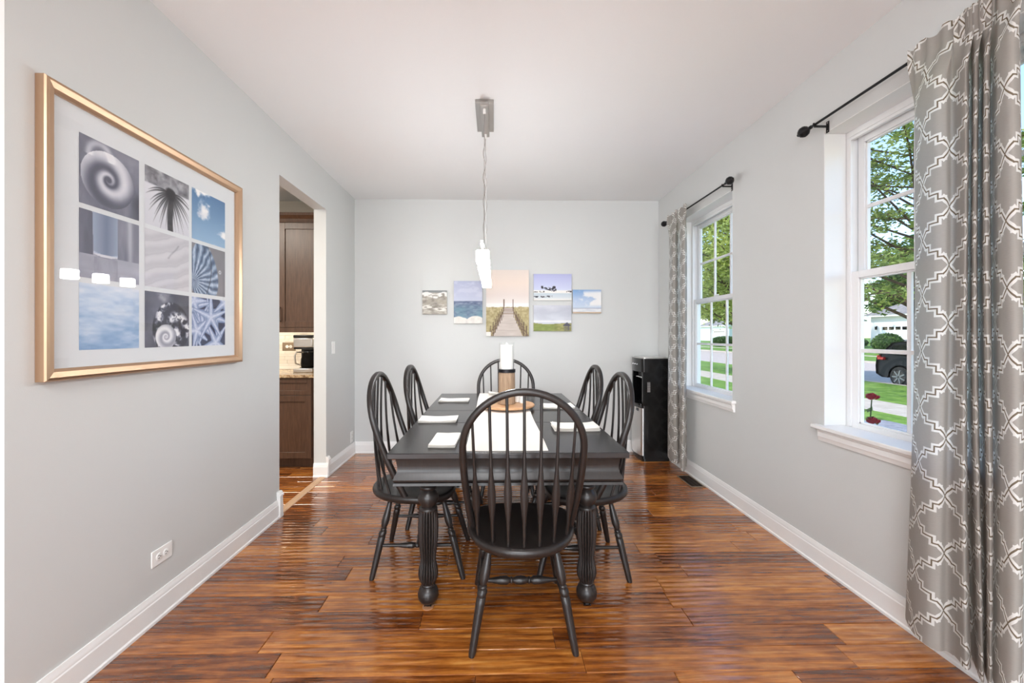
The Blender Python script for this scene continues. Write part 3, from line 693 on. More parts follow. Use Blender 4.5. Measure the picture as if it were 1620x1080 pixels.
def art_walk(U, V):
    img = grad(V, [(.5, (232, 226, 222)), (.62, (226, 214, 208)), (.8, (232, 216, 204)), (1, (224, 212, 204))]); n = fbm(U*26, V*40, 3, 4)
    img = over(img, (238, 238, 236), ((V > .43) & (V < .5))*.8)
    img = np.where(((V < .43+.02*fbm(U*14, V*0, 2)))[..., None], grad(.2+.9*n+.5*(V-.2), [(0, (120, 108, 78)), (.5, (160, 146, 104)), (1, (198, 186, 146))]), img)
    # deck, steps, rails: vanishing towards (.52,.52)
    hwd = np.where(V < .33, .13+.22*(.33-V)/.33, .12); dk = (np.abs(U-.50-.02*(V > .3)) < hwd) & (V < .43)
    pl = .72+.22*(fbm(U*5, V*60, 5)-.5)-.16*(np.mod(V*(22+20*V), 1) < .10); img = np.where(dk[..., None], grad(pl, [(0, (110, 96, 88)), (.6, (188, 176, 168)), (1, (226, 218, 212))]), img)
    img = over(img, (126, 104, 88), dk*(V > .33)*(np.mod(V*45, 1) < .45)*.75)
    for s in (-1, 1):
        for hh, w in ((.0, .012), (.09, .008), (.17, .010)):
            # rail from near the frame's bottom corner up to the far post
            t = np.clip(V/.40, 0, 1); xr = .52+s*(.46-hh*.55-(.36-hh*.55)*t); img = over(img, (112, 92, 78), (np.abs(U-xr) < w*(1.3-.8*t))*(V < .40)*.9)
        for q in range(8):
            t = (q/8)**.8; xb = .52+s*(.44-.33*t); yb = .40*t; L = .17*(1-.5*t); img = over(img, (96, 78, 66), (np.abs(U-xb+s*.02) < .011*(1.2-.8*t))*(V > yb-.08)*(V < yb+L*.9)*.9)
        img = over(img, (120, 98, 82), (np.abs(U-.52-s*.105-s*.15*np.clip(.46-V, 0, 1)) < .011)*(V < .555)*(V > .40))
    img = over(img, (232, 230, 226), (U < .11)*(V < .065)); return img
def art_isle(U, V):
    img = grad(V, [(.3, (214, 222, 234)), (.45, (200, 206, 232)), (1, (176, 180, 220))]); img = np.where((V < .3)[..., None], grad(V/.3, [(0, (236, 234, 230)), (.4, (206, 214, 220)), (1, (190, 204, 214))]), img)
    img = over(img, (238, 236, 232), (np.abs(V-.32) < .05)*.9); n = fbm(U*30, V*26, 4)
    m = (n > .5)*(((np.abs(V-.44-.05*np.sin(U*8)) < .06)*(U > .2)*(U < .6))+((np.abs(V-.33) < .025)*((U < .3)+(U > .85)))+((np.abs(V-.13-.03*U) < .03)*(U < .5)))
    m = np.maximum(m, (np.hypot((U-.54), (V-.49)*.8) < .045)*(n > .35)); m = np.maximum(m, (np.abs(U-.53) < .008)*(V > .35)*(V < .5)); return over(img, (56, 54, 66), m)
def art_coast(U, V):
    n = fbm(U*4, V*5, 2, 5); img = grad(V+.5*(n-.5), [(.3, (210, 214, 222)), (.7, (186, 190, 202)), (1, (204, 206, 214))]); img = over(img, (238, 238, 238), np.exp(-((V-.38)/.03)**2)*.8)
    hl = .32-.03*np.sin(U*5)-.05*U; g = fbm(U*12, V*22, 5, 4); land = grad(.2+g, [(0, (92, 84, 62)), (.5, (128, 128, 78)), (1, (176, 172, 120))]); land = over(land, (130, 148, 78), sm(.2, .08, np.abs(V-.13))*sm(.8, .4, U)*.7)
    img = np.where((V < hl)[..., None], land, img); x = (U-.885)
    img = over(img, (84, 84, 98), (V > .20)*(V < .34)*(np.abs(x) < (.34-V)*.85)); img = over(img, (104, 100, 104), (V > .02)*(V <= .2)*(np.abs(x) < .09)*(np.mod(U*40, 1) < .6)); return img
def art_beach(U, V):
    img = grad(V, [(.2, (196, 208, 224)), (.6, (176, 196, 222)), (1, (124, 160, 206))]); n = fbm(U*4.5, V*5, 6, 5); c = sm(.42, .62, n+.30*sm(.0, .9, U)-.16)*sm(.22, .4, V)*sm(1.0, .8, V-.05*U)
    img = over(img, (240, 238, 236), c*.9); w = fbm(U*8, V*40, 3); img = np.where((V < .22)[..., None], grad(.4+w*.6+.3*(V-.1), [(0, (150, 160, 176)), (.6, (206, 212, 220)), (1, (240, 240, 240))]), img)
    img = over(img, (146, 156, 178), np.exp(-((V-.215)/.012)**2)); return over(img, (196, 172, 146), (V < .055+.01*fbm(U*9, V, 2))*.9)
def canvas_mesh(w, h, fn, res):
    nx, ny = int(w*res), int(h*res); u = np.linspace(0, 1, nx+1); v = np.linspace(0, 1, ny+1); U, Vv = np.meshgrid(u, v)
    img = np.clip(fn(U, Vv), 0, 1); lin = np.where(img <= .04045, img/12.92, ((img+.055)/1.055)**2.4)
    X = (U-.5)*w; Z = (Vv-.5)*h; k = (np.arange(ny)[:, None]*(nx+1)+np.arange(nx)[None, :]).ravel()
    me = bpy.data.meshes.new('print'); me.from_pydata(np.stack([X.ravel(), np.zeros(X.size), Z.ravel()], 1).tolist(), [], np.stack([k, k+1, k+nx+2, k+nx+1], 1).tolist())
    at = me.color_attributes.new('art', 'FLOAT_COLOR', 'POINT'); at.data.foreach_set('color', np.concatenate([lin.reshape(-1, 3), np.ones((X.size, 1))], 1).astype(np.float32).ravel())
    me.materials.append(MATS['print']); return me
def print_obj(name, w, h, fn, res, parent, loc, rz=0):
    o = bpy.data.objects.new(name, canvas_mesh(w, h, fn, res)); COL.objects.link(o); o.parent = parent; o.location = loc; o.rotation_euler = (0, 0, rz); return o
# canvases on the back wall: pixel box, depth, painter, label
cloth('canvas_cloth', srgb(188, 186, 182), srgb(200, 198, 194), .9, 300)
for x0, x1, y0, y1, fn, lab in ((668, 707, 459, 497, art_surf, 'small square canvas of foaming brown surf, leftmost on the back wall'),
        (717.8, 763.3, 444, 511.7, art_ocean, 'upright canvas of blue-grey sea with white rocks at its foot'),
        (769, 836.9, 426.5, 531.7, art_walk, 'largest canvas, a wooden boardwalk between dune grass under a pale sky'),
        (844, 904.4, 433, 475, art_isle, 'wide canvas of dark figures and rocks on a pale shore, under a lilac sky'),
        (844, 904, 482.4, 523.7, art_coast, 'wide canvas of a green coast with a small gazebo at right'),
        (906, 951.3, 458, 495.6, art_beach, 'small canvas of white clouds over a beach, rightmost on the back wall')):
    a, b = onY(x0, y0, YB-.03), onY(x1, y1, YB-.03); w, h = b.x-a.x, a.z-b.z
    t = thing('wall_canvas', lab, 'canvas print', ((a.x+b.x)/2, YB, (a.z+b.z)/2), 0, 'beach canvases on the back wall')
    bx(-w/2, w/2, -.029, -.0005, -h/2, h/2).build('stretcher', 'canvas_cloth', t, bevel=.002)
    print_obj('print', w-.002, h-.002, fn, 230, t, (0, -.0295, 0))
# large framed print on the left wall
a = onX(62, 300, XL); y0, y1 = 1.392, 2.462; z0, z1 = 1.117, 2.135
t = thing('framed_print', 'large square champagne-gold frame with nine blue-grey beach photographs on the left wall', 'picture', (XL, (y0+y1)/2, (z0+z1)/2))
w, h = (y1-y0)/2, (z1-z0)/2; fw = .040
m = MB()
prof = [(0, .001), (0, .030), (.004, .035), (.012, .037), (.030, .031), (.036, .026), (fw, .022), (fw, .001)]      # (inset, depth)
m.loft([[(d, -(w-i), -(h-i)), (d, w-i, -(h-i)), (d, w-i, h-i), (d, -(w-i), h-i)] for i, d in prof], caps=False)
m.build('frame', 'champagne', t, ang=15)
bx(.001, .010, -w+fw-.004, w-fw+.004, -h+fw-.004, h-fw+.004).build('mat_board', 'mat_board', t, smooth=False)
yc, zc = (y0+y1)/2, (z0+z1)/2
arts = [art_shell, art_palm, art_sky, art_glass, art_sand, art_leaf, art_sea, art_snail, art_star]
ycol = []
for q in ((125, 220), (229, 299), (303.5, 356)): ycol.append((onX(q[0], 400, XL+.011).y, onX(q[1], 400, XL+.011).y))
zrow = [(2.008, 1.754), (1.735, 1.484), (1.464, 1.218)]
for r in range(3):
    for c in range(3):
        ya, yb = ycol[c]; zt, zb_ = zrow[r]
        print_obj('photo', yb-ya, zt-zb_, arts[r*3+c], 400, t, (.0108, (ya+yb)/2-yc, (zt+zb_)/2-zc), R(90))
bx(.0150, .0170, -w+fw-.003, w-fw+.003, -h+fw-.003, h-fw+.003).build('glazing', 'picture_glass', t, smooth=False)

# ================================================================== SMALL WALL FITTINGS
def outlet(label, loc, rz, tall, name='wall_outlet', sw=False):
    t = thing(name, label, 'switch' if sw else 'outlet', loc, rz)     # local: plate in xz, facing -y
    pw, ph = (.0365, .058) if tall else (.058, .0365)
    bx(-pw, pw, -.006, 0, -ph, ph).build('plate', 'white_plastic', t, bevel=.003)
    if sw:
        bx(-.0165, .0165, -.0075, -.0061, -.033, .033).build('surround', 'white_plastic', t, bevel=.001)
        MB().prism([(-.0076, -.030), (-.011, -.030), (-.0076, .030)], 'x', -.014, .014).build('rocker', 'white_plastic', t)
        return t
    for s in (-1, 1):
        cx, cz = (0, s*.0195) if tall else (s*.0195, 0)
        k = MB().lathe([(.0165, 0), (.0165, .0015), (.0155, .002)], c=(cx, -.0061, cz), seg=24, M=Matrix.Rotation(R(90), 3, 'X')).build('receptacle', 'white_plastic', t)
        for dx, dz in ((-.006, .003), (.006, .003)):
            if not tall: dx, dz = -dz, dx
            a, b = (.0012, .0040) if tall else (.0040, .0012)
            bx(cx+dx-a, cx+dx+a, -.0088, -.0081, cz+dz-b, cz+dz+b).build('slot', 'slot_dark', k, smooth=False)
        MB().lathe([(.0024, 0), (.0024, .0007)], c=(cx+(.006 if not tall else 0), -.0081, cz-(.007 if tall else 0)), seg=10, M=Matrix.Rotation(R(90), 3, 'X')).build('slot', 'slot_dark', k)
    MB().lathe([(.003, 0), (.0025, .0012)], c=(0, -.0061, 0), seg=12, M=Matrix.Rotation(R(90), 3, 'X')).build('screw', 'white_plastic', t)
    return t
outlet('white double outlet mounted sideways low on the left wall below the framed print', (XL, 1.909, .268+.01), R(90), False)
outlet('white light switch on the left wall between the kitchen opening and the corner', (XL, 3.905, 1.155), R(90), True, 'light_switch', True)
outlet('white outlet low on the left wall close to the back corner', (XL, 4.40, .30-.10), R(90), True)
# floor register
t = thing('floor_register', 'dark bronze slotted floor vent beside the right baseboard', 'vent', (1.700, 3.570, 0))
m = MB().box(-.062, -.050, -.145, .145, .0002, .006).box(.050, .062, -.145, .145, .0002, .006).box(-.050, .050, -.145, -.132, .0002, .006).box(-.050, .050, .132, .145, .0002, .006)
m.build('rim', 'bronze_plate', t, bevel=.0015)
bx(-.050, .050, -.132, .132, .0002, .0012).build('well', 'slot_dark', t, smooth=False)
for i in range(14):
    y = -.132+(i+.5)*.264/14; bx(-.050, .050, y-.003, y+.003, .0013, .0052).build('louvre', 'bronze', t, smooth=False)
for x in (-.017, .017): bx(x-.002, x+.002, -.132, .132, .0053, .0060).build('crossbar', 'bronze', t, smooth=False)

# ================================================================== WATER DISPENSER (faces the room, -x)
t = thing('water_dispenser', 'black and steel water dispenser standing in the corner behind the curtain', 'water dispenser', (1.605, 4.29, 0))
def rbox(x0, x1, y0, y1, r, n=6):
    """plan outline with the two front (-x) corners rounded and a bowed front"""
    pts = [(x1, y0), (x1, y1)]
    for k in range(n+1): a = R(90)+R(90)*k/n; pts.append((x0+r+r*math.cos(a), y1-r+r*math.sin(a)))
    for k in range(1, 6): f = k/6; pts.append((x0-.014*math.sin(f*math.pi), (y1-r)+(y0-y1+2*r)*f))
    for k in range(n+1): a = R(180)+R(90)*k/n; pts.append((x0+r+r*math.cos(a), y0+r+r*math.sin(a)))
    return pts
hb = [(x*1, y) for x, y in rbox(-.130, .150, -.160, .160, .03)]
m = MB().prism(rbox(-.12, .150, -.155, .155, .03), 'z', 0, .03).prism(hb, 'z', .03, .56)
m.prism([(-.12, -.160), (.150, -.160), (.150, .160), (-.12, .160), (-.12, .135), (.01, .135), (.01, -.135), (-.12, -.135)], 'z', .56, .90)
m.prism(hb, 'z', .90, 1.035); m.build('body', 'black_gloss', t, ang=30)
MB().prism(rbox(-.118, .140, -.148, .148, .03), 'z', 1.0352, 1.046).build('lid', 'steel', t, ang=30)
MB().prism([(x*1.03-.004, y*.985) if x < .0 else (-.02, y*.985) for x, y in rbox(-.130, -.02, -.160, .160, .03)], 'z', .06, .535).build('door', 'steel', t, ang=30)
bx(-.150, -.143, -.10, .10, .500, .528).build('door_handle', 'black_plastic', t, bevel=.002)
MB().prism([(x, y*.90) for x, y in rbox(-.155, .0, -.150, .150, .03)], 'z', .561, .580).build('drip_tray', 'black_plastic', t, ang=30)
for y in (-.07, 0, .07):
    k = MB().lathe([(.016, .820), (.018, .824), (.018, .850), (.022, .855), (.022, .8995)], c=(-.06, y, 0), seg=16).build('tap', 'black_plastic', t)
    bx(-.105, -.079, y-.014, y+.014, .835, .842).build('tap_lever', 'white_plastic', k, bevel=.002)
for y in (-.06, 0, .06): MB().lathe([(.004, 0), (.004, .002)], c=(-.1445, y, .975), seg=10, M=Matrix.Rotation(R(-90), 3, 'Y')).build('indicator', 'led_dot', t)
for k in range(12):            # side vent slats
    z = .70+k*.0085; bx(-.075, -.045, -.1625, -.1602, z, z+.005).build('vent_slat', 'steel', t, smooth=False)

# ================================================================== CURTAIN RODS AND CURTAINS
def rod(y0, y1, label, brk):
    x, z = 1.722, 2.405
    t = thing('curtain_rod', label, 'curtain rod', (XR, (y0+y1)/2, z), 0, 'black curtain rods')
    L = (y1-y0)/2; dx = x-XR
    MB().tube([(dx, -L, 0), (dx, L, 0)], .0065, 14).build('rod', 'black_iron', t)
    for s in (-1, 1):
        q = Matrix.Rotation(R(-90*s), 3, 'X')
        k = MB().lathe([(.010, 0), (.010, .012), (.006, .016), (.012, .024), (.026, .040), (.030, .055), (.026, .070), (.014, .084), (.007, .090), (.009, .096), (.004, .102)], c=(dx, s*L, 0), seg=10, M=q).build('finial', 'black_iron', t, ang=20)
        y = s*(L-brk)
        m = MB().box(-.003, -.0002, y-.010, y+.010, -.045, .016).box(dx-.006, -.003, y-.006, y+.006, -.016, -.008).box(dx-.012, dx+.012, y-.005, y+.005, -.0125, -.007)
        m.box(dx-.0125, dx-.0085, y-.005, y+.005, -.0125, .006)
        b = m.build('bracket', 'black_iron', t, bevel=.001)
        for zz in (-.036, .008): MB().lathe([(.0035, 0), (.003, .001)], c=(-.0031, y, zz), seg=10, M=Matrix.Rotation(R(-90), 3, 'Y')).build('screw', 'nickel', b)
rod(3.060, 4.130, 'thin black curtain rod with round finials over the far window', .03)
rod(1.150, 2.222, 'thin black curtain rod with round finials over the near window', .03)
def curtain(plan, label, zphase, ukey, seed, ztop=2.440, bz=.085, spread=.0, rodx=1.722):
    """cloth hung on a folded plan line; u runs along the cloth, v is the height"""
    pts = [Vector((p[0], p[1])) for p in plan]; pts = [pts[0]*2-pts[1]]+pts+[pts[-1]*2-pts[-2]]; line = []
    for i in range(1, len(pts)-2):                # Catmull-Rom
        for k in range(10):
            t = k/10; a, b, c, d = pts[i-1:i+3]
            line.append(.5*((2*b)+(c-a)*t+(2*a-5*b+4*c-d)*t*t+(3*b-a-3*c+d)*t**3))
    line.append(pts[-2]); u = [0]
    for a, b in zip(line, line[1:]): u.append(u[-1]+(b-a).length)
    nx, nz = len(line)-1, 110; cy = sum(p.y for p in line)/len(line); xm = rodx
    ysp = max(p.y for p in line)-min(p.y for p in line)
    V = []; UV = []; Fc = []
    for j in range(nz+1):
        t = j/nz; z0 = ztop+(bz-ztop)*t
        for i, p in enumerate(line):
            s = i/nx; x, y = p.x, p.y
            hd = 1 if t < .028 else max(0, 1-(t-.028)/.06)      # gathered heading in front of the rod
            gat = xm-.017-.010*(.5+.5*math.sin(u[i]*95+seed))
            x = x*(1-hd)+gat*hd; y += (cy-y)*.09*hd
            y += (y-cy)*spread*t*t+.010*math.sin(t*4+s*7+seed)*t
            x -= .010*math.sin(t*5+s*6+seed)*t*(1-t)+.012*t*t*math.sin(s*9+1)
            z = z0+(.011*math.sin(u[i]*60+seed)*(1 if j == 0 else .0))+.006*math.sin(u[i]*9)*t
            V.append((min(x, XR-.026)-xm, y-cy, z-ztop)); UV.append((u[i]-ukey, z-zphase))
    for j in range(nz):
        for i in range(nx): k = j*(nx+1)+i; Fc.append((k, k+1, k+nx+2, k+nx+1))
    me = bpy.data.meshes.new('curtain'); me.from_pydata(V, [], Fc); uv = me.uv_layers.new(name='UVMap')
    for lp in me.loops: uv.data[lp.index].uv = UV[lp.vertex_index]
    me.shade_smooth(); me.materials.append(MATS['curtain_trellis']); o = bpy.data.objects.new('curtain', me); COL.objects.link(o); o.location = (xm, cy, ztop)
    return tag(o, label, 'curtain', 'trellis curtain panels')
def plan(pairs, ymax=9): return [(X, min(ymax, onX(px, 500, X).y)) for px, X in pairs]
curtain(plan([(1058.5, 1.752), (1058.5, 1.715), (1060.5, 1.680), (1065, 1.668), (1069.5, 1.690), (1072.5, 1.728), (1075.5, 1.700), (1079, 1.668), (1083, 1.672), (1086, 1.705), (1086.5, 1.745)], 4.10),
        'grey trellis curtain panel beside the far window and the water dispenser', 1.21, .10, 4, bz=.075)
curtain(plan([(1447, 1.752), (1449, 1.715), (1458, 1.672), (1476, 1.652), (1494, 1.664), (1504, 1.690), (1514, 1.688), (1526, 1.662), (1532, 1.690), (1533, 1.745), (1537, 1.715), (1542, 1.668), (1548, 1.680), (1550, 1.742), (1555, 1.712), (1560, 1.664), (1567, 1.684), (1569, 1.748), (1574, 1.700), (1586, 1.650), (1602, 1.648), (1612, 1.682), (1614, 1.745)]),
        'grey trellis curtain panel hanging close by at the right, on the near window', 1.21, .135, 9, spread=.10)

# ================================================================== KITCHEN SEEN THROUGH THE OPENING
KY = 4.58; KF = 3.975          # wall and base cabinet face
def shaker(x0, x1, z0, z1, yf, name, parent, rail=.058, knob=None):
    """shaker style front: stiles and rails around a recessed panel, face towards -y"""
    m = MB().box(x0, x0+rail, yf-.020, yf-.0006, z0, z1).box(x1-rail, x1, yf-.020, yf-.0006, z0, z1).box(x0+rail, x1-rail, yf-.020, yf-.0006, z0, z0+rail).box(x0+rail, x1-rail, yf-.020, yf-.0006, z1-rail, z1)
    o = m.build(name, 'cabinet_wood', parent, bevel=.002)
    bx(x0+rail-.002, x1-rail+.002, yf-.010, yf-.0008, z0+rail-.002, z1-rail+.002).build('panel', 'cabinet_wood', o, smooth=False)
    if knob == 'pull':
        MB().tube([(x0+.020, yf-.0205, z0+.06), (x0+.020, yf-.045, z0+.075), (x0+.020, yf-.045, z0+.185), (x0+.020, yf-.0205, z0+.20)], .0055, 10).build('handle', 'bronze', o)
    return o
# base cabinets
bc = [(-2.62, -2.195, 'dark brown base cabinet left of the coffee maker'), (-2.19, -1.735, 'dark brown base cabinet with a drawer, below the coffee maker in the kitchen')]
for x0, x1, lab in bc:
    t = thing('base_cabinet', lab, 'cabinet', (0, 0, 0), 0, 'kitchen base cabinets')
    MB().box(x0, x1, KF, KY-.001, .10, .868).box(x0, x1, KF+.07, KY-.001, 0, .10).build('body', 'cabinet_wood', t, smooth=False)
    shaker(x0+.004, x1-.004, .705, .862, KF, 'drawer', t, .042); shaker(x0+.004, x1-.004, .105, .700, KF, 'door', t)
t = thing('base_filler', 'narrow dark brown filler panel between the base cabinet and the wall', 'cabinet'); bx(-1.734, XL-TH-.001, KF+.010, KY-.001, .10, .868).build('panel', 'cabinet_wood', t, smooth=False); bx(-1.734, XL-TH-.001, KF+.07, KY-.001, 0, .0999).build('toe_kick', 'cabinet_wood', t, smooth=False)
o = bx(-2.64, XL-TH-.001, KF-.040, KY-.001, .8685, .899).build('countertop', 'granite', bevel=.004); tag(o, 'speckled tan granite countertop in the kitchen', 'countertop')
# upper cabinets
UF = 4.215
for x0, x1, lab in ((-2.63, -2.178, 'dark brown wall cabinet farther left in the kitchen'), (-2.172, -1.700, 'tall dark brown wall cabinet above the coffee maker')):
    t = thing('wall_cabinet', lab, 'cabinet', (0, 0, 0), 0, 'kitchen wall cabinets')
    bx(x0, x1, UF, KY-.001, 1.315, 2.44).build('body', 'cabinet_wood', t, smooth=False)
    shaker(x0+.003, x1-.003, 1.350, 2.40, UF, 'door', t, .062, 'pull')
    bx(x0, x1, UF-.020, UF-.0006, 1.300, 1.346).build('light_rail', 'cabinet_wood', t, bevel=.003)
    MB().prism([(UF-.0005, 2.405), (UF-.012, 2.405), (UF-.022, 2.44), (UF-.050, 2.47), (UF-.058, 2.495), (UF-.0005, 2.495)], 'x', x0, x1).build('crown', 'cabinet_wood', t, ang=20)
    bx(x0+.05, x1-.05, UF+.10, UF+.14, 1.302, 1.3145).build('under_light', 'led_strip', t, smooth=False)
# backsplash tiles on the kitchen wall
bs = bx(-2.63, XL-TH-.001, KY-.004, KY-.0002, .8995, 1.314).build('wall_backsplash', 'grout', smooth=False); struct(bs)
rr = random.Random(5); z = .901; 
hs = [.040, .022, .040, .040, .022]; k = 0
while z < 1.31:
    h = hs[k % 5]; x = -2.63-rr.uniform(0, .2); z1 = min(z+h, 1.313)
    while x < XL-TH-.002:
        a, b = max(x, -2.63), min(x+.26, XL-TH-.002)
        if b-a > .01: bx(a+.0012, b-.0012, KY-.010, KY-.0042, z+.0012, z1-.0012).build('tile', 'backsplash_tile', bs, smooth=False)
        x += .26
    z = z1; k += 1
t = outlet('bronze-plated outlet on the tiled kitchen backsplash left of the coffee maker', tuple(onY(457.5, 548, KY-.0105)), 0, False); 
for c in t.children:
    if c.name.startswith('plate'): c.data = c.data.copy(); c.data.materials[0] = MATS['bronze_plate']; c.scale = (1.25, 1, 1.25)
# coffee maker
p = onY(484, 587, 4.27)
t = thing('coffee_maker', 'black and steel drip coffee maker with a glass carafe on the granite counter', 'coffee maker', (p.x+.012, 4.30, .8993))
W2 = .095
bx(-W2, W2, -.13, .13, 0, .040).build('base', 'steel', t, bevel=.006)
MB().lathe([(.068, .0402), (.072, .043), (.072, .046), (.02, .0462)], c=(.01, -.045, 0), seg=28).build('hot_plate', 'black_plastic', t)
bx(-W2, W2, .045, .13, .0402, .25).build('tower', 'black_plastic', t, bevel=.006)
bx(-W2, W2, -.125, .13, .2502, .345).build('brew_head', 'steel', t, bevel=.008)
bx(-W2-.002, W2+.002, -.127, .132, .3452, .375).build('lid', 'black_plastic', t, bevel=.008)
bx(-W2, W2, -.118, .044, .232, .2500).build('filter_skirt', 'black_plastic', t, bevel=.004)
cf = MB().lathe([(.050, .0470), (.064, .052), (.070, .085), (.066, .13), (.052, .175), (.046, .195)], c=(.015, -.045, 0), seg=28).build('carafe', 'carafe_glass', t, ang=50)
MB().lathe([(.047, .1952), (.050, .198), (.048, .212), (.03, .218), (.01, .219)], c=(.015, -.045, 0), seg=28).build('carafe_lid', 'black_plastic', cf)
MB().tube([(-.030, -.085, .198), (-.066, -.122, .200), (-.080, -.128, .165), (-.074, -.122, .09), (-.048, -.090, .072)], [(.012, .008)]*5, 10).build('carafe_handle', 'steel', cf)

# ================================================================== OUTDOORS
GZ = -.50
def ground(name, x0, x1, y0, y1, z, m, label, cat):
    o = bx(x0, x1, y0, y1, z-.2, z).build(name, m, smooth=False); o['kind'] = 'structure'; return o
ground('lawn', 2.0, 8.9, -20, 120, GZ, 'lawn_grass', '', ''); ground('lawn', 10.35, 14.35, -20, 120, GZ, 'lawn_grass', '', '')
ground('sidewalk', 8.9, 10.35, -20, 120, GZ+.01, 'concrete', '', '')
ground('street', 14.6, 25.5, -20, 140, GZ-.12, 'asphalt', '', ''); ground('kerb', 14.35, 14.6, -20, 140, GZ+.0, 'concrete', '', ''); ground('kerb', 25.5, 25.75, -20, 140, GZ+.0, 'concrete', '', '')
o = MB().add([(25.75, -20, GZ), (29, -20, GZ+.1), (34, -20, GZ+.55), (120, -20, GZ+.9), (120, 140, GZ+.9), (34, 140, GZ+.55), (29, 140, GZ+.1), (25.75, 140, GZ)], [(0, 1, 6, 7), (1, 2, 5, 6), (2, 3, 4, 5)]).build('lawn', 'lawn_grass', smooth=False); struct(o)
o = bx(29.2, 30.4, -20, 140, GZ+.05, GZ+.16).build('sidewalk', 'concrete', smooth=False); struct(o)
o = bx(2.2, 8.0, 3.2, 8.35, GZ, GZ+.03).build('walk', 'slate_walk', smooth=False); struct(o)
# house with a garage across the street
def garage_house(gx, gy0, z, label, door_y, name='house'):
    t = thing(name, label, 'house', (gx, gy0, z))
    L = 11.5; H = 3.0; D = 9
    MB().box(0, D, -L, 0, 0, H).build('wall', 'siding', t, smooth=False)
    for k in range(14): bx(-.02, -.0006, -L, 0, .12+k*.2, .12+k*.2+.185).build('siding_board', 'siding', t, smooth=False)
    ov = .45
    MB().loft([[(-ov, -L-ov, H), (D+ov, -L-ov, H), (D+ov, ov, H), (-ov, ov, H)], [(-ov, -L-ov, H+.18), (D+ov, -L-ov, H+.18), (D+ov, ov, H+.18), (-ov, ov, H+.18)]]).build('fascia', 'garage_white', t, smooth=False)
    MB().loft([[(-ov-.05, -L-ov, H+.181), (D+ov, -L-ov, H+.181), (D+ov, ov+.05, H+.181), (-ov-.05, ov+.05, H+.181)], [(D*.5, -L+3.6, H+2.7), (D*.5+.1, -L+3.6, H+2.7), (D*.5+.1, -3.6, H+2.7), (D*.5, -3.6, H+2.7)]]).build('roof', 'shingle', t, smooth=False)
    if door_y is not None:
        a, b = door_y; d = bx(-.06, -.021, a, b, 0, 2.15).build('garage_door', 'garage_white', t, smooth=False)
        MB().box(-.09, -.0205, a-.14, a-.001, 0, 2.29).box(-.09, -.0205, b+.001, b+.14, 0, 2.29).box(-.09, -.0205, a-.0005, b+.0005, 2.151, 2.29).build('door_trim', 'garage_white', t, smooth=False)
        n = 8; w_ = (b-a)/n
        for k in range(n):
            bx(-.075, -.0605, a+k*w_+.08, a+(k+1)*w_-.08, 1.72, 2.02).build('window', 'car_glass', d, smooth=False)
            for r_ in range(3): bx(-.068, -.0605, a+k*w_+.07, a+(k+1)*w_-.07, .10+r_*.53, .53+r_*.53).build('door_panel', 'garage_white', d, smooth=False)
        lm = MB().box(-.20, -.08, b+.5, b+.62, 1.75, 2.05).box(-.08, -.0205, b+.52, b+.60, 1.95, 2.1).build('wall_lamp', 'black_iron', t)
    return t
garage_house(37.5, 40.6, .0+GZ+.55, 'white house with hipped grey roof and double garage door across the street', (-6.4, -1.25))
garage_house(46, 92, GZ+.6, 'pale house far down the street seen under the trees', (-10, -6))
garage_house(40, 66, GZ+.6, 'pale house with grey roof in the middle distance down the street', (-5, -1))
# trees
def tree(name, label, loc, h, crown, nleaf, leaf, lmat, seed, trunk_r=.16, base=2.0, twigs=60, drop=.25, clump=.30):
    g = np.random.default_rng(seed); rr = random.Random(seed)
    t = thing(name, label, 'tree', loc, 0, 'trees outside the windows')
    m = MB(); m.tube([(0, 0, -.1), (.03, .02, base*.5), (-.02, .03, base), (.05, 0, h*.55), (0, .05, h*.92)], [trunk_r*1.25, trunk_r, trunk_r*.85, trunk_r*.5, .02], 10)
    m.build('trunk', 'bark', t)
    tips = []; br = MB()
    for k in range(twigs):
        z0 = base+(h-base)*.85*(k+.5)/twigs; f = (z0-base)/(h-base); an = k*2.399+rr.uniform(-.3, .3)
        L = crown*math.sqrt(max(.05, 1-(f*1.25-.35)**2))*rr.uniform(.75, 1.05); rise = rr.uniform(.05, .45)*L
        p0 = Vector((0, 0, z0)); p2 = Vector((math.cos(an)*L, math.sin(an)*L, z0+rise)); p1 = p0.lerp(p2, .5)+Vector((0, 0, .12*L))
        br.tube([p0, p1, p2], [.045*(1.2-f), .022, .006], 6)
        for q in range(7):
            u = .28+.72*(q+rr.random())/7; b = (p0.lerp(p1, u*2) if u < .5 else p1.lerp(p2, u*2-1)); tips.append(b)
            e = b+Vector((rr.uniform(-1, 1), rr.uniform(-1, 1), rr.uniform(-drop, .35)))*.28*L
            br.tube([b, e], [.010, .003], 4); tips.append(b.lerp(e, .6)); tips.append(e)
    br.build('branches', 'bark', t)
    T = np.array([tuple(p) for p in tips]); c = T[g.integers(0, len(T), nleaf)]+g.normal(0, clump, (nleaf, 3))*np.array([1, 1, .55])
    a = g.normal(size=(nleaf, 3)); a[:, 2] *= .45; a /= np.linalg.norm(a, axis=1)[:, None]; b = g.normal(size=(nleaf, 3)); b -= a*(a*b).sum(1)[:, None]; b /= np.linalg.norm(b, axis=1)[:, None]
    s = leaf*g.uniform(.6, 1.25, (nleaf, 1)); q = np.stack([c-a*s, c+b*s*.42, c+a*s, c-b*s*.42], 1).reshape(-1, 3)
    f = np.arange(nleaf*4).reshape(-1, 4)
    me = bpy.data.meshes.new('foliage'); me.from_pydata(q.tolist(), [], f.tolist()); me.materials.append(MATS[lmat])
    o = bpy.data.objects.new('foliage', me); COL.objects.link(o); o.parent = t; o['kind'] = 'stuff'
    return t
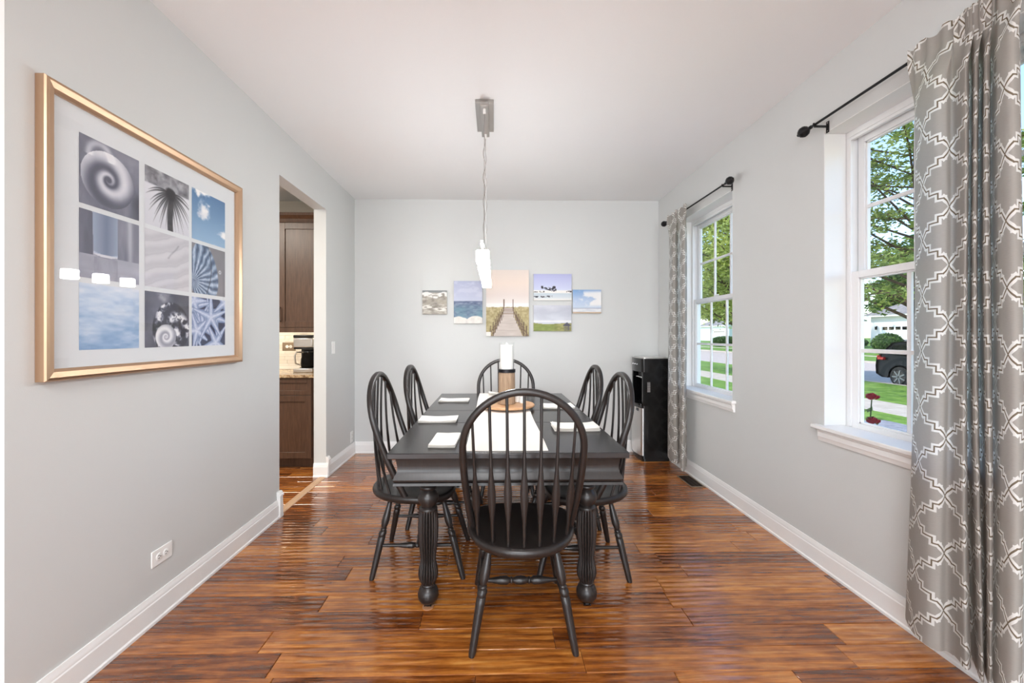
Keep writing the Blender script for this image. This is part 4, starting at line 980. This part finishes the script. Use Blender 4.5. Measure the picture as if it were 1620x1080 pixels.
tree('street_tree', 'tall feathery green tree filling the near window against blue sky', (11.6, 11.2, GZ), 7.6, 3.0, 17000, .075, 'leaf_green', 3, .13, 2.0, 44, .3, .15)
tree('street_tree', 'broad yellow-green tree filling the far window', (12.2, 20.6, GZ), 9.5, 4.3, 30000, .115, 'leaf_yellow', 5, .2, 2.0, 56, .6, .38)
tree('street_tree', 'dark leafy tree across the street beyond the far window', (28.5, 46.0, GZ+.1), 11, 5.0, 26000, .24, 'leaf_green', 8, .25, 2.4, 46, .5, .6)
tree('street_tree', 'leafy tree beside the white house, behind its garage roof', (52, 50.0, GZ+.6), 9, 4.2, 18000, .24, 'leaf_dark', 11, .22, 2.2, 40, .4, .55)
tree('street_tree', 'tall tree rising behind the far houses', (68, 60.0, GZ+.7), 16, 8.0, 16000, .45, 'leaf_dark', 14, .4, 3, 40, .4, 1.0)
def bush(label, loc, r, h, n, seed, m='leaf_dark', leaf=.06):
    g = np.random.default_rng(seed); t = thing('bush', label, 'bush', loc, 0, 'bushes outside')
    d = g.normal(size=(n, 3)); d /= np.linalg.norm(d, axis=1)[:, None]; rad = g.uniform(.72, 1.0, (n, 1)); c = d*rad*np.array([r, r, h/2])+np.array([0, 0, h/2]); c[:, 2] = np.maximum(c[:, 2], .02)
    a = g.normal(size=(n, 3)); a /= np.linalg.norm(a, axis=1)[:, None]; b = np.cross(a, d); b /= np.linalg.norm(b, axis=1)[:, None]+1e-6; s = leaf*g.uniform(.7, 1.3, (n, 1))
    q = np.stack([c-a*s, c+b*s*.5, c+a*s, c-b*s*.5], 1).reshape(-1, 3); me = bpy.data.meshes.new('foliage'); me.from_pydata(q.tolist(), [], np.arange(n*4).reshape(-1, 4).tolist()); me.materials.append(MATS[m])
    o = bpy.data.objects.new('foliage', me); COL.objects.link(o); o.parent = t; o['kind'] = 'stuff'
    MB().lathe([(r*.5, 0), (r*.78, h*.25), (r*.80, h*.5), (r*.6, h*.78), (r*.1, h*.9)], seg=16).build('core', 'leaf_dark', t)
bush('round clipped green bush in front of the white garage door', (30.9, 32.0, GZ+.25), 1.0, 1.7, 3500, 1, leaf=.10)
bush('low green bush at the corner of the white house', (36.4, 41.0, GZ+.55), .9, .9, 2000, 2, leaf=.10)
bush('long low hedge bush down the street beyond the far window', (31.5, 56.0, GZ+.35), 1.8, 1.3, 3500, 3, leaf=.14)
# pink flowering plant in front of the garage
bush('small pink flowering plant by the garage door', (36.2, 37.3, GZ+.55), .55, .55, 900, 6, 'rose_red', .07)
# parked car
CYL = lambda r, w, seg=28: [(r*.55, -w/2), (r*.94, -w/2), (r, -w*.36), (r, w*.36), (r*.94, w/2), (r*.55, w/2)]
def suv(loc):
    t = thing('parked_car', 'black sport utility car parked on the street outside the near window', 'car', loc)
    # local: rear at +y end 0, front towards -y; near side at x = 0, far side x = 1.85
    side = [(-4.62, .45), (-4.66, .70), (-4.55, .98), (-3.55, 1.10), (-2.75, 1.62), (-2.4, 1.68), (-.95, 1.68), (-.45, 1.60), (-.12, 1.14), (-.02, 1.02), (.02, .72), (.0, .42), (-.25, .30)]
    arch = []
    for cy in (-.92, -3.70):
        arch += [(cy+.43*math.cos(a), .36+.43*math.sin(a)) for a in [math.pi*k/10 for k in range(11)]]
    low = [(-.45, .30)]+[(y, max(z, .30)) for y, z in arch[:11]]+[(y, max(z, .30)) for y, z in arch[11:]]+[(-4.3, .30)]
    poly = side+low
    rings = []
    for x, ins in ((0.06, .03), (.0, .0), (1.85, .0), (1.79, .03)):
        ring = []
        for y, z in poly:
            tuck = .20*max(0, (z-1.08)/.6); xx = x+(tuck if x < .9 else -tuck); ring.append((xx, y*(1-ins*.1), z-ins*.2))
        rings.append(ring)
    MB().loft(rings).build('body', 'car_paint', t, ang=25)
    for s, x in ((-1, .0), (1, 1.85)):
        for poly2 in ([(-3.35, 1.15), (-2.72, 1.56), (-2.0, 1.59), (-2.0, 1.13)], [(-1.94, 1.13), (-1.94, 1.59), (-1.15, 1.58), (-1.15, 1.13)], [(-1.09, 1.14), (-1.09, 1.57), (-.55, 1.52), (-.42, 1.18)]):
            tk = lambda z: .20*max(0, (z-1.08)/.6)
            MB().loft([[(x+s*.006-s*tk(z), y, z) for y, z in poly2], [(x-s*.02-s*tk(z), y, z) for y, z in poly2]]).build('side_window', 'car_glass', t, smooth=False)
        MB().tube([(x-s*.26, -2.4, 1.70), (x-s*.26, -1.6, 1.745), (x-s*.26, -.8, 1.70)], .018, 8).build('roof_rail', 'black_plastic', t)
        bx(min(x-s*.03, x-s*.30), max(x-s*.03, x-s*.30), -.12, .012, .95, 1.12).build('tail_light', 'tail_red', t, bevel=.02)
        bx(x-.014 if s < 0 else x-.22, x+.22 if s < 0 else x+.014, -.30, -.055, .955, 1.06).build('tail_light', 'tail_red', t, bevel=.02)
        for cy in (-.92, -3.70):
            M = Matrix.Rotation(R(90), 3, 'Y'); xc = x-s*.11
            w_ = MB().lathe(CYL(.365, .24), c=(xc, cy, .365), seg=32, M=M).build('wheel', 'rubber', t, ang=30)
            rm = MB().lathe([(.26, -.02), (.265, .0), (.245, .02), (.235, .0)], c=(xc+s*.124, cy, .365), seg=32, M=M, caps=False)
            for k in range(7):
                a = 2*math.pi*k/7; d = Vector((0, math.cos(a), math.sin(a))); n_ = Vector((0, -math.sin(a), math.cos(a))); c0 = Vector((xc+s*.145, cy, .365))
                rm.loft([[c0+n_*.03+d*.03, c0-n_*.03+d*.03, c0-n_*.03+d*.03-Vector((s*.03, 0, 0)), c0+n_*.03+d*.03-Vector((s*.03, 0, 0))], [c0+n_*.022+d*.25, c0-n_*.022+d*.25, c0-n_*.022+d*.25-Vector((s*.03, 0, 0)), c0+n_*.022+d*.25-Vector((s*.03, 0, 0))]])
            rm.build('rim', 'rim', w_, ang=30)
            MB().lathe([(.24, -.01), (.24, .0)], c=(xc+s*.1215, cy, .365), seg=24, M=M).build('brake_disc', 'slot_dark', w_)
    bx(.10, 1.75, -.04, .05, .36, .62).build('bumper', 'black_plastic', t, bevel=.03)
    MB().loft([[(.42, -.13, 1.14), (1.43, -.13, 1.14), (1.36, -.44, 1.58), (.49, -.44, 1.58)], [(.42, -.105, 1.15), (1.43, -.105, 1.15), (1.36, -.415, 1.595), (.49, -.415, 1.595)]]).build('rear_window', 'car_glass', t, smooth=False)
    return t
suv((14.75, 15.75, GZ-.12))
# roses under the near window
def rose_bush(loc, blooms, sprigs=()):
    t = thing('rose_bush', 'rose bush with red blooms just outside the near window', 'rose bush', loc); g = random.Random(4)
    lv = MB()
    def leafq(p, s):
        d = Vector((g.uniform(-1, 1), g.uniform(-1, 1), g.uniform(-.2, .7))).normalized(); n = d.cross(Vector((0, 0, 1))).normalized()
        lv.add([p, p+d*s*.4+n*s*.28, p+d*s, p+d*s*.4-n*s*.28], [(0, 1, 2, 3)])
    for b in blooms:
        b = Vector(b)-Vector(loc); q = Vector((b.x*.4+g.uniform(-.08, .08), b.y*.4, 0)); mid = q.lerp(b, .6)+Vector((g.uniform(-.04, .04), g.uniform(-.04, .04), 0))
        MB().tube([q, mid, b], [.007, .005, .004], 6).build('stem', 'leaf_dark', t)
        for k in range(34): leafq(q.lerp(b, g.uniform(.45, .96))+Vector((g.uniform(-.04, .04), g.uniform(-.04, .04), 0)), g.uniform(.06, .10))
        m = MB()
        for k in range(14):
            a = k*2.399; r = .006+.0034*k; tilt = .10+.035*k; up = Vector((math.cos(a)*math.sin(tilt), math.sin(a)*math.sin(tilt), math.cos(tilt))); sd_ = Vector((-math.sin(a), math.cos(a), 0)); o_ = b+Vector((math.cos(a), math.sin(a), 0))*r*.5; h = .050-.0010*k; w_ = .014+.0010*k
            m.add([o_, o_+sd_*w_+up*h*.5, o_+sd_*w_*.6+up*h, o_-sd_*w_*.6+up*h, o_-sd_*w_+up*h*.5], [(0, 1, 2, 3, 4)])
        m.build('bloom', 'rose_red', t, ang=60)
    for b in sprigs:
        b = Vector(b)-Vector(loc); q = Vector((b.x*.4, b.y*.4, 0)); MB().tube([q, q.lerp(b, .6)+Vector((.03, 0, 0)), b], [.006, .004, .002], 6).build('stem', 'leaf_dark', t)
        for k in range(16): leafq(q.lerp(b, g.uniform(.6, 1)), g.uniform(.06, .10))
    lv.build('leaves', 'leaf_green', t, smooth=False)
p1, p2 = onX(1379, 632, 2.75), onX(1380, 670, 2.72)
rose_bush((2.75, (p1.y+p2.y)/2, GZ), [p1, p2], [onX(1400, 684, 2.9), onX(1412, 688, 2.9), onX(1432, 690, 2.85)])
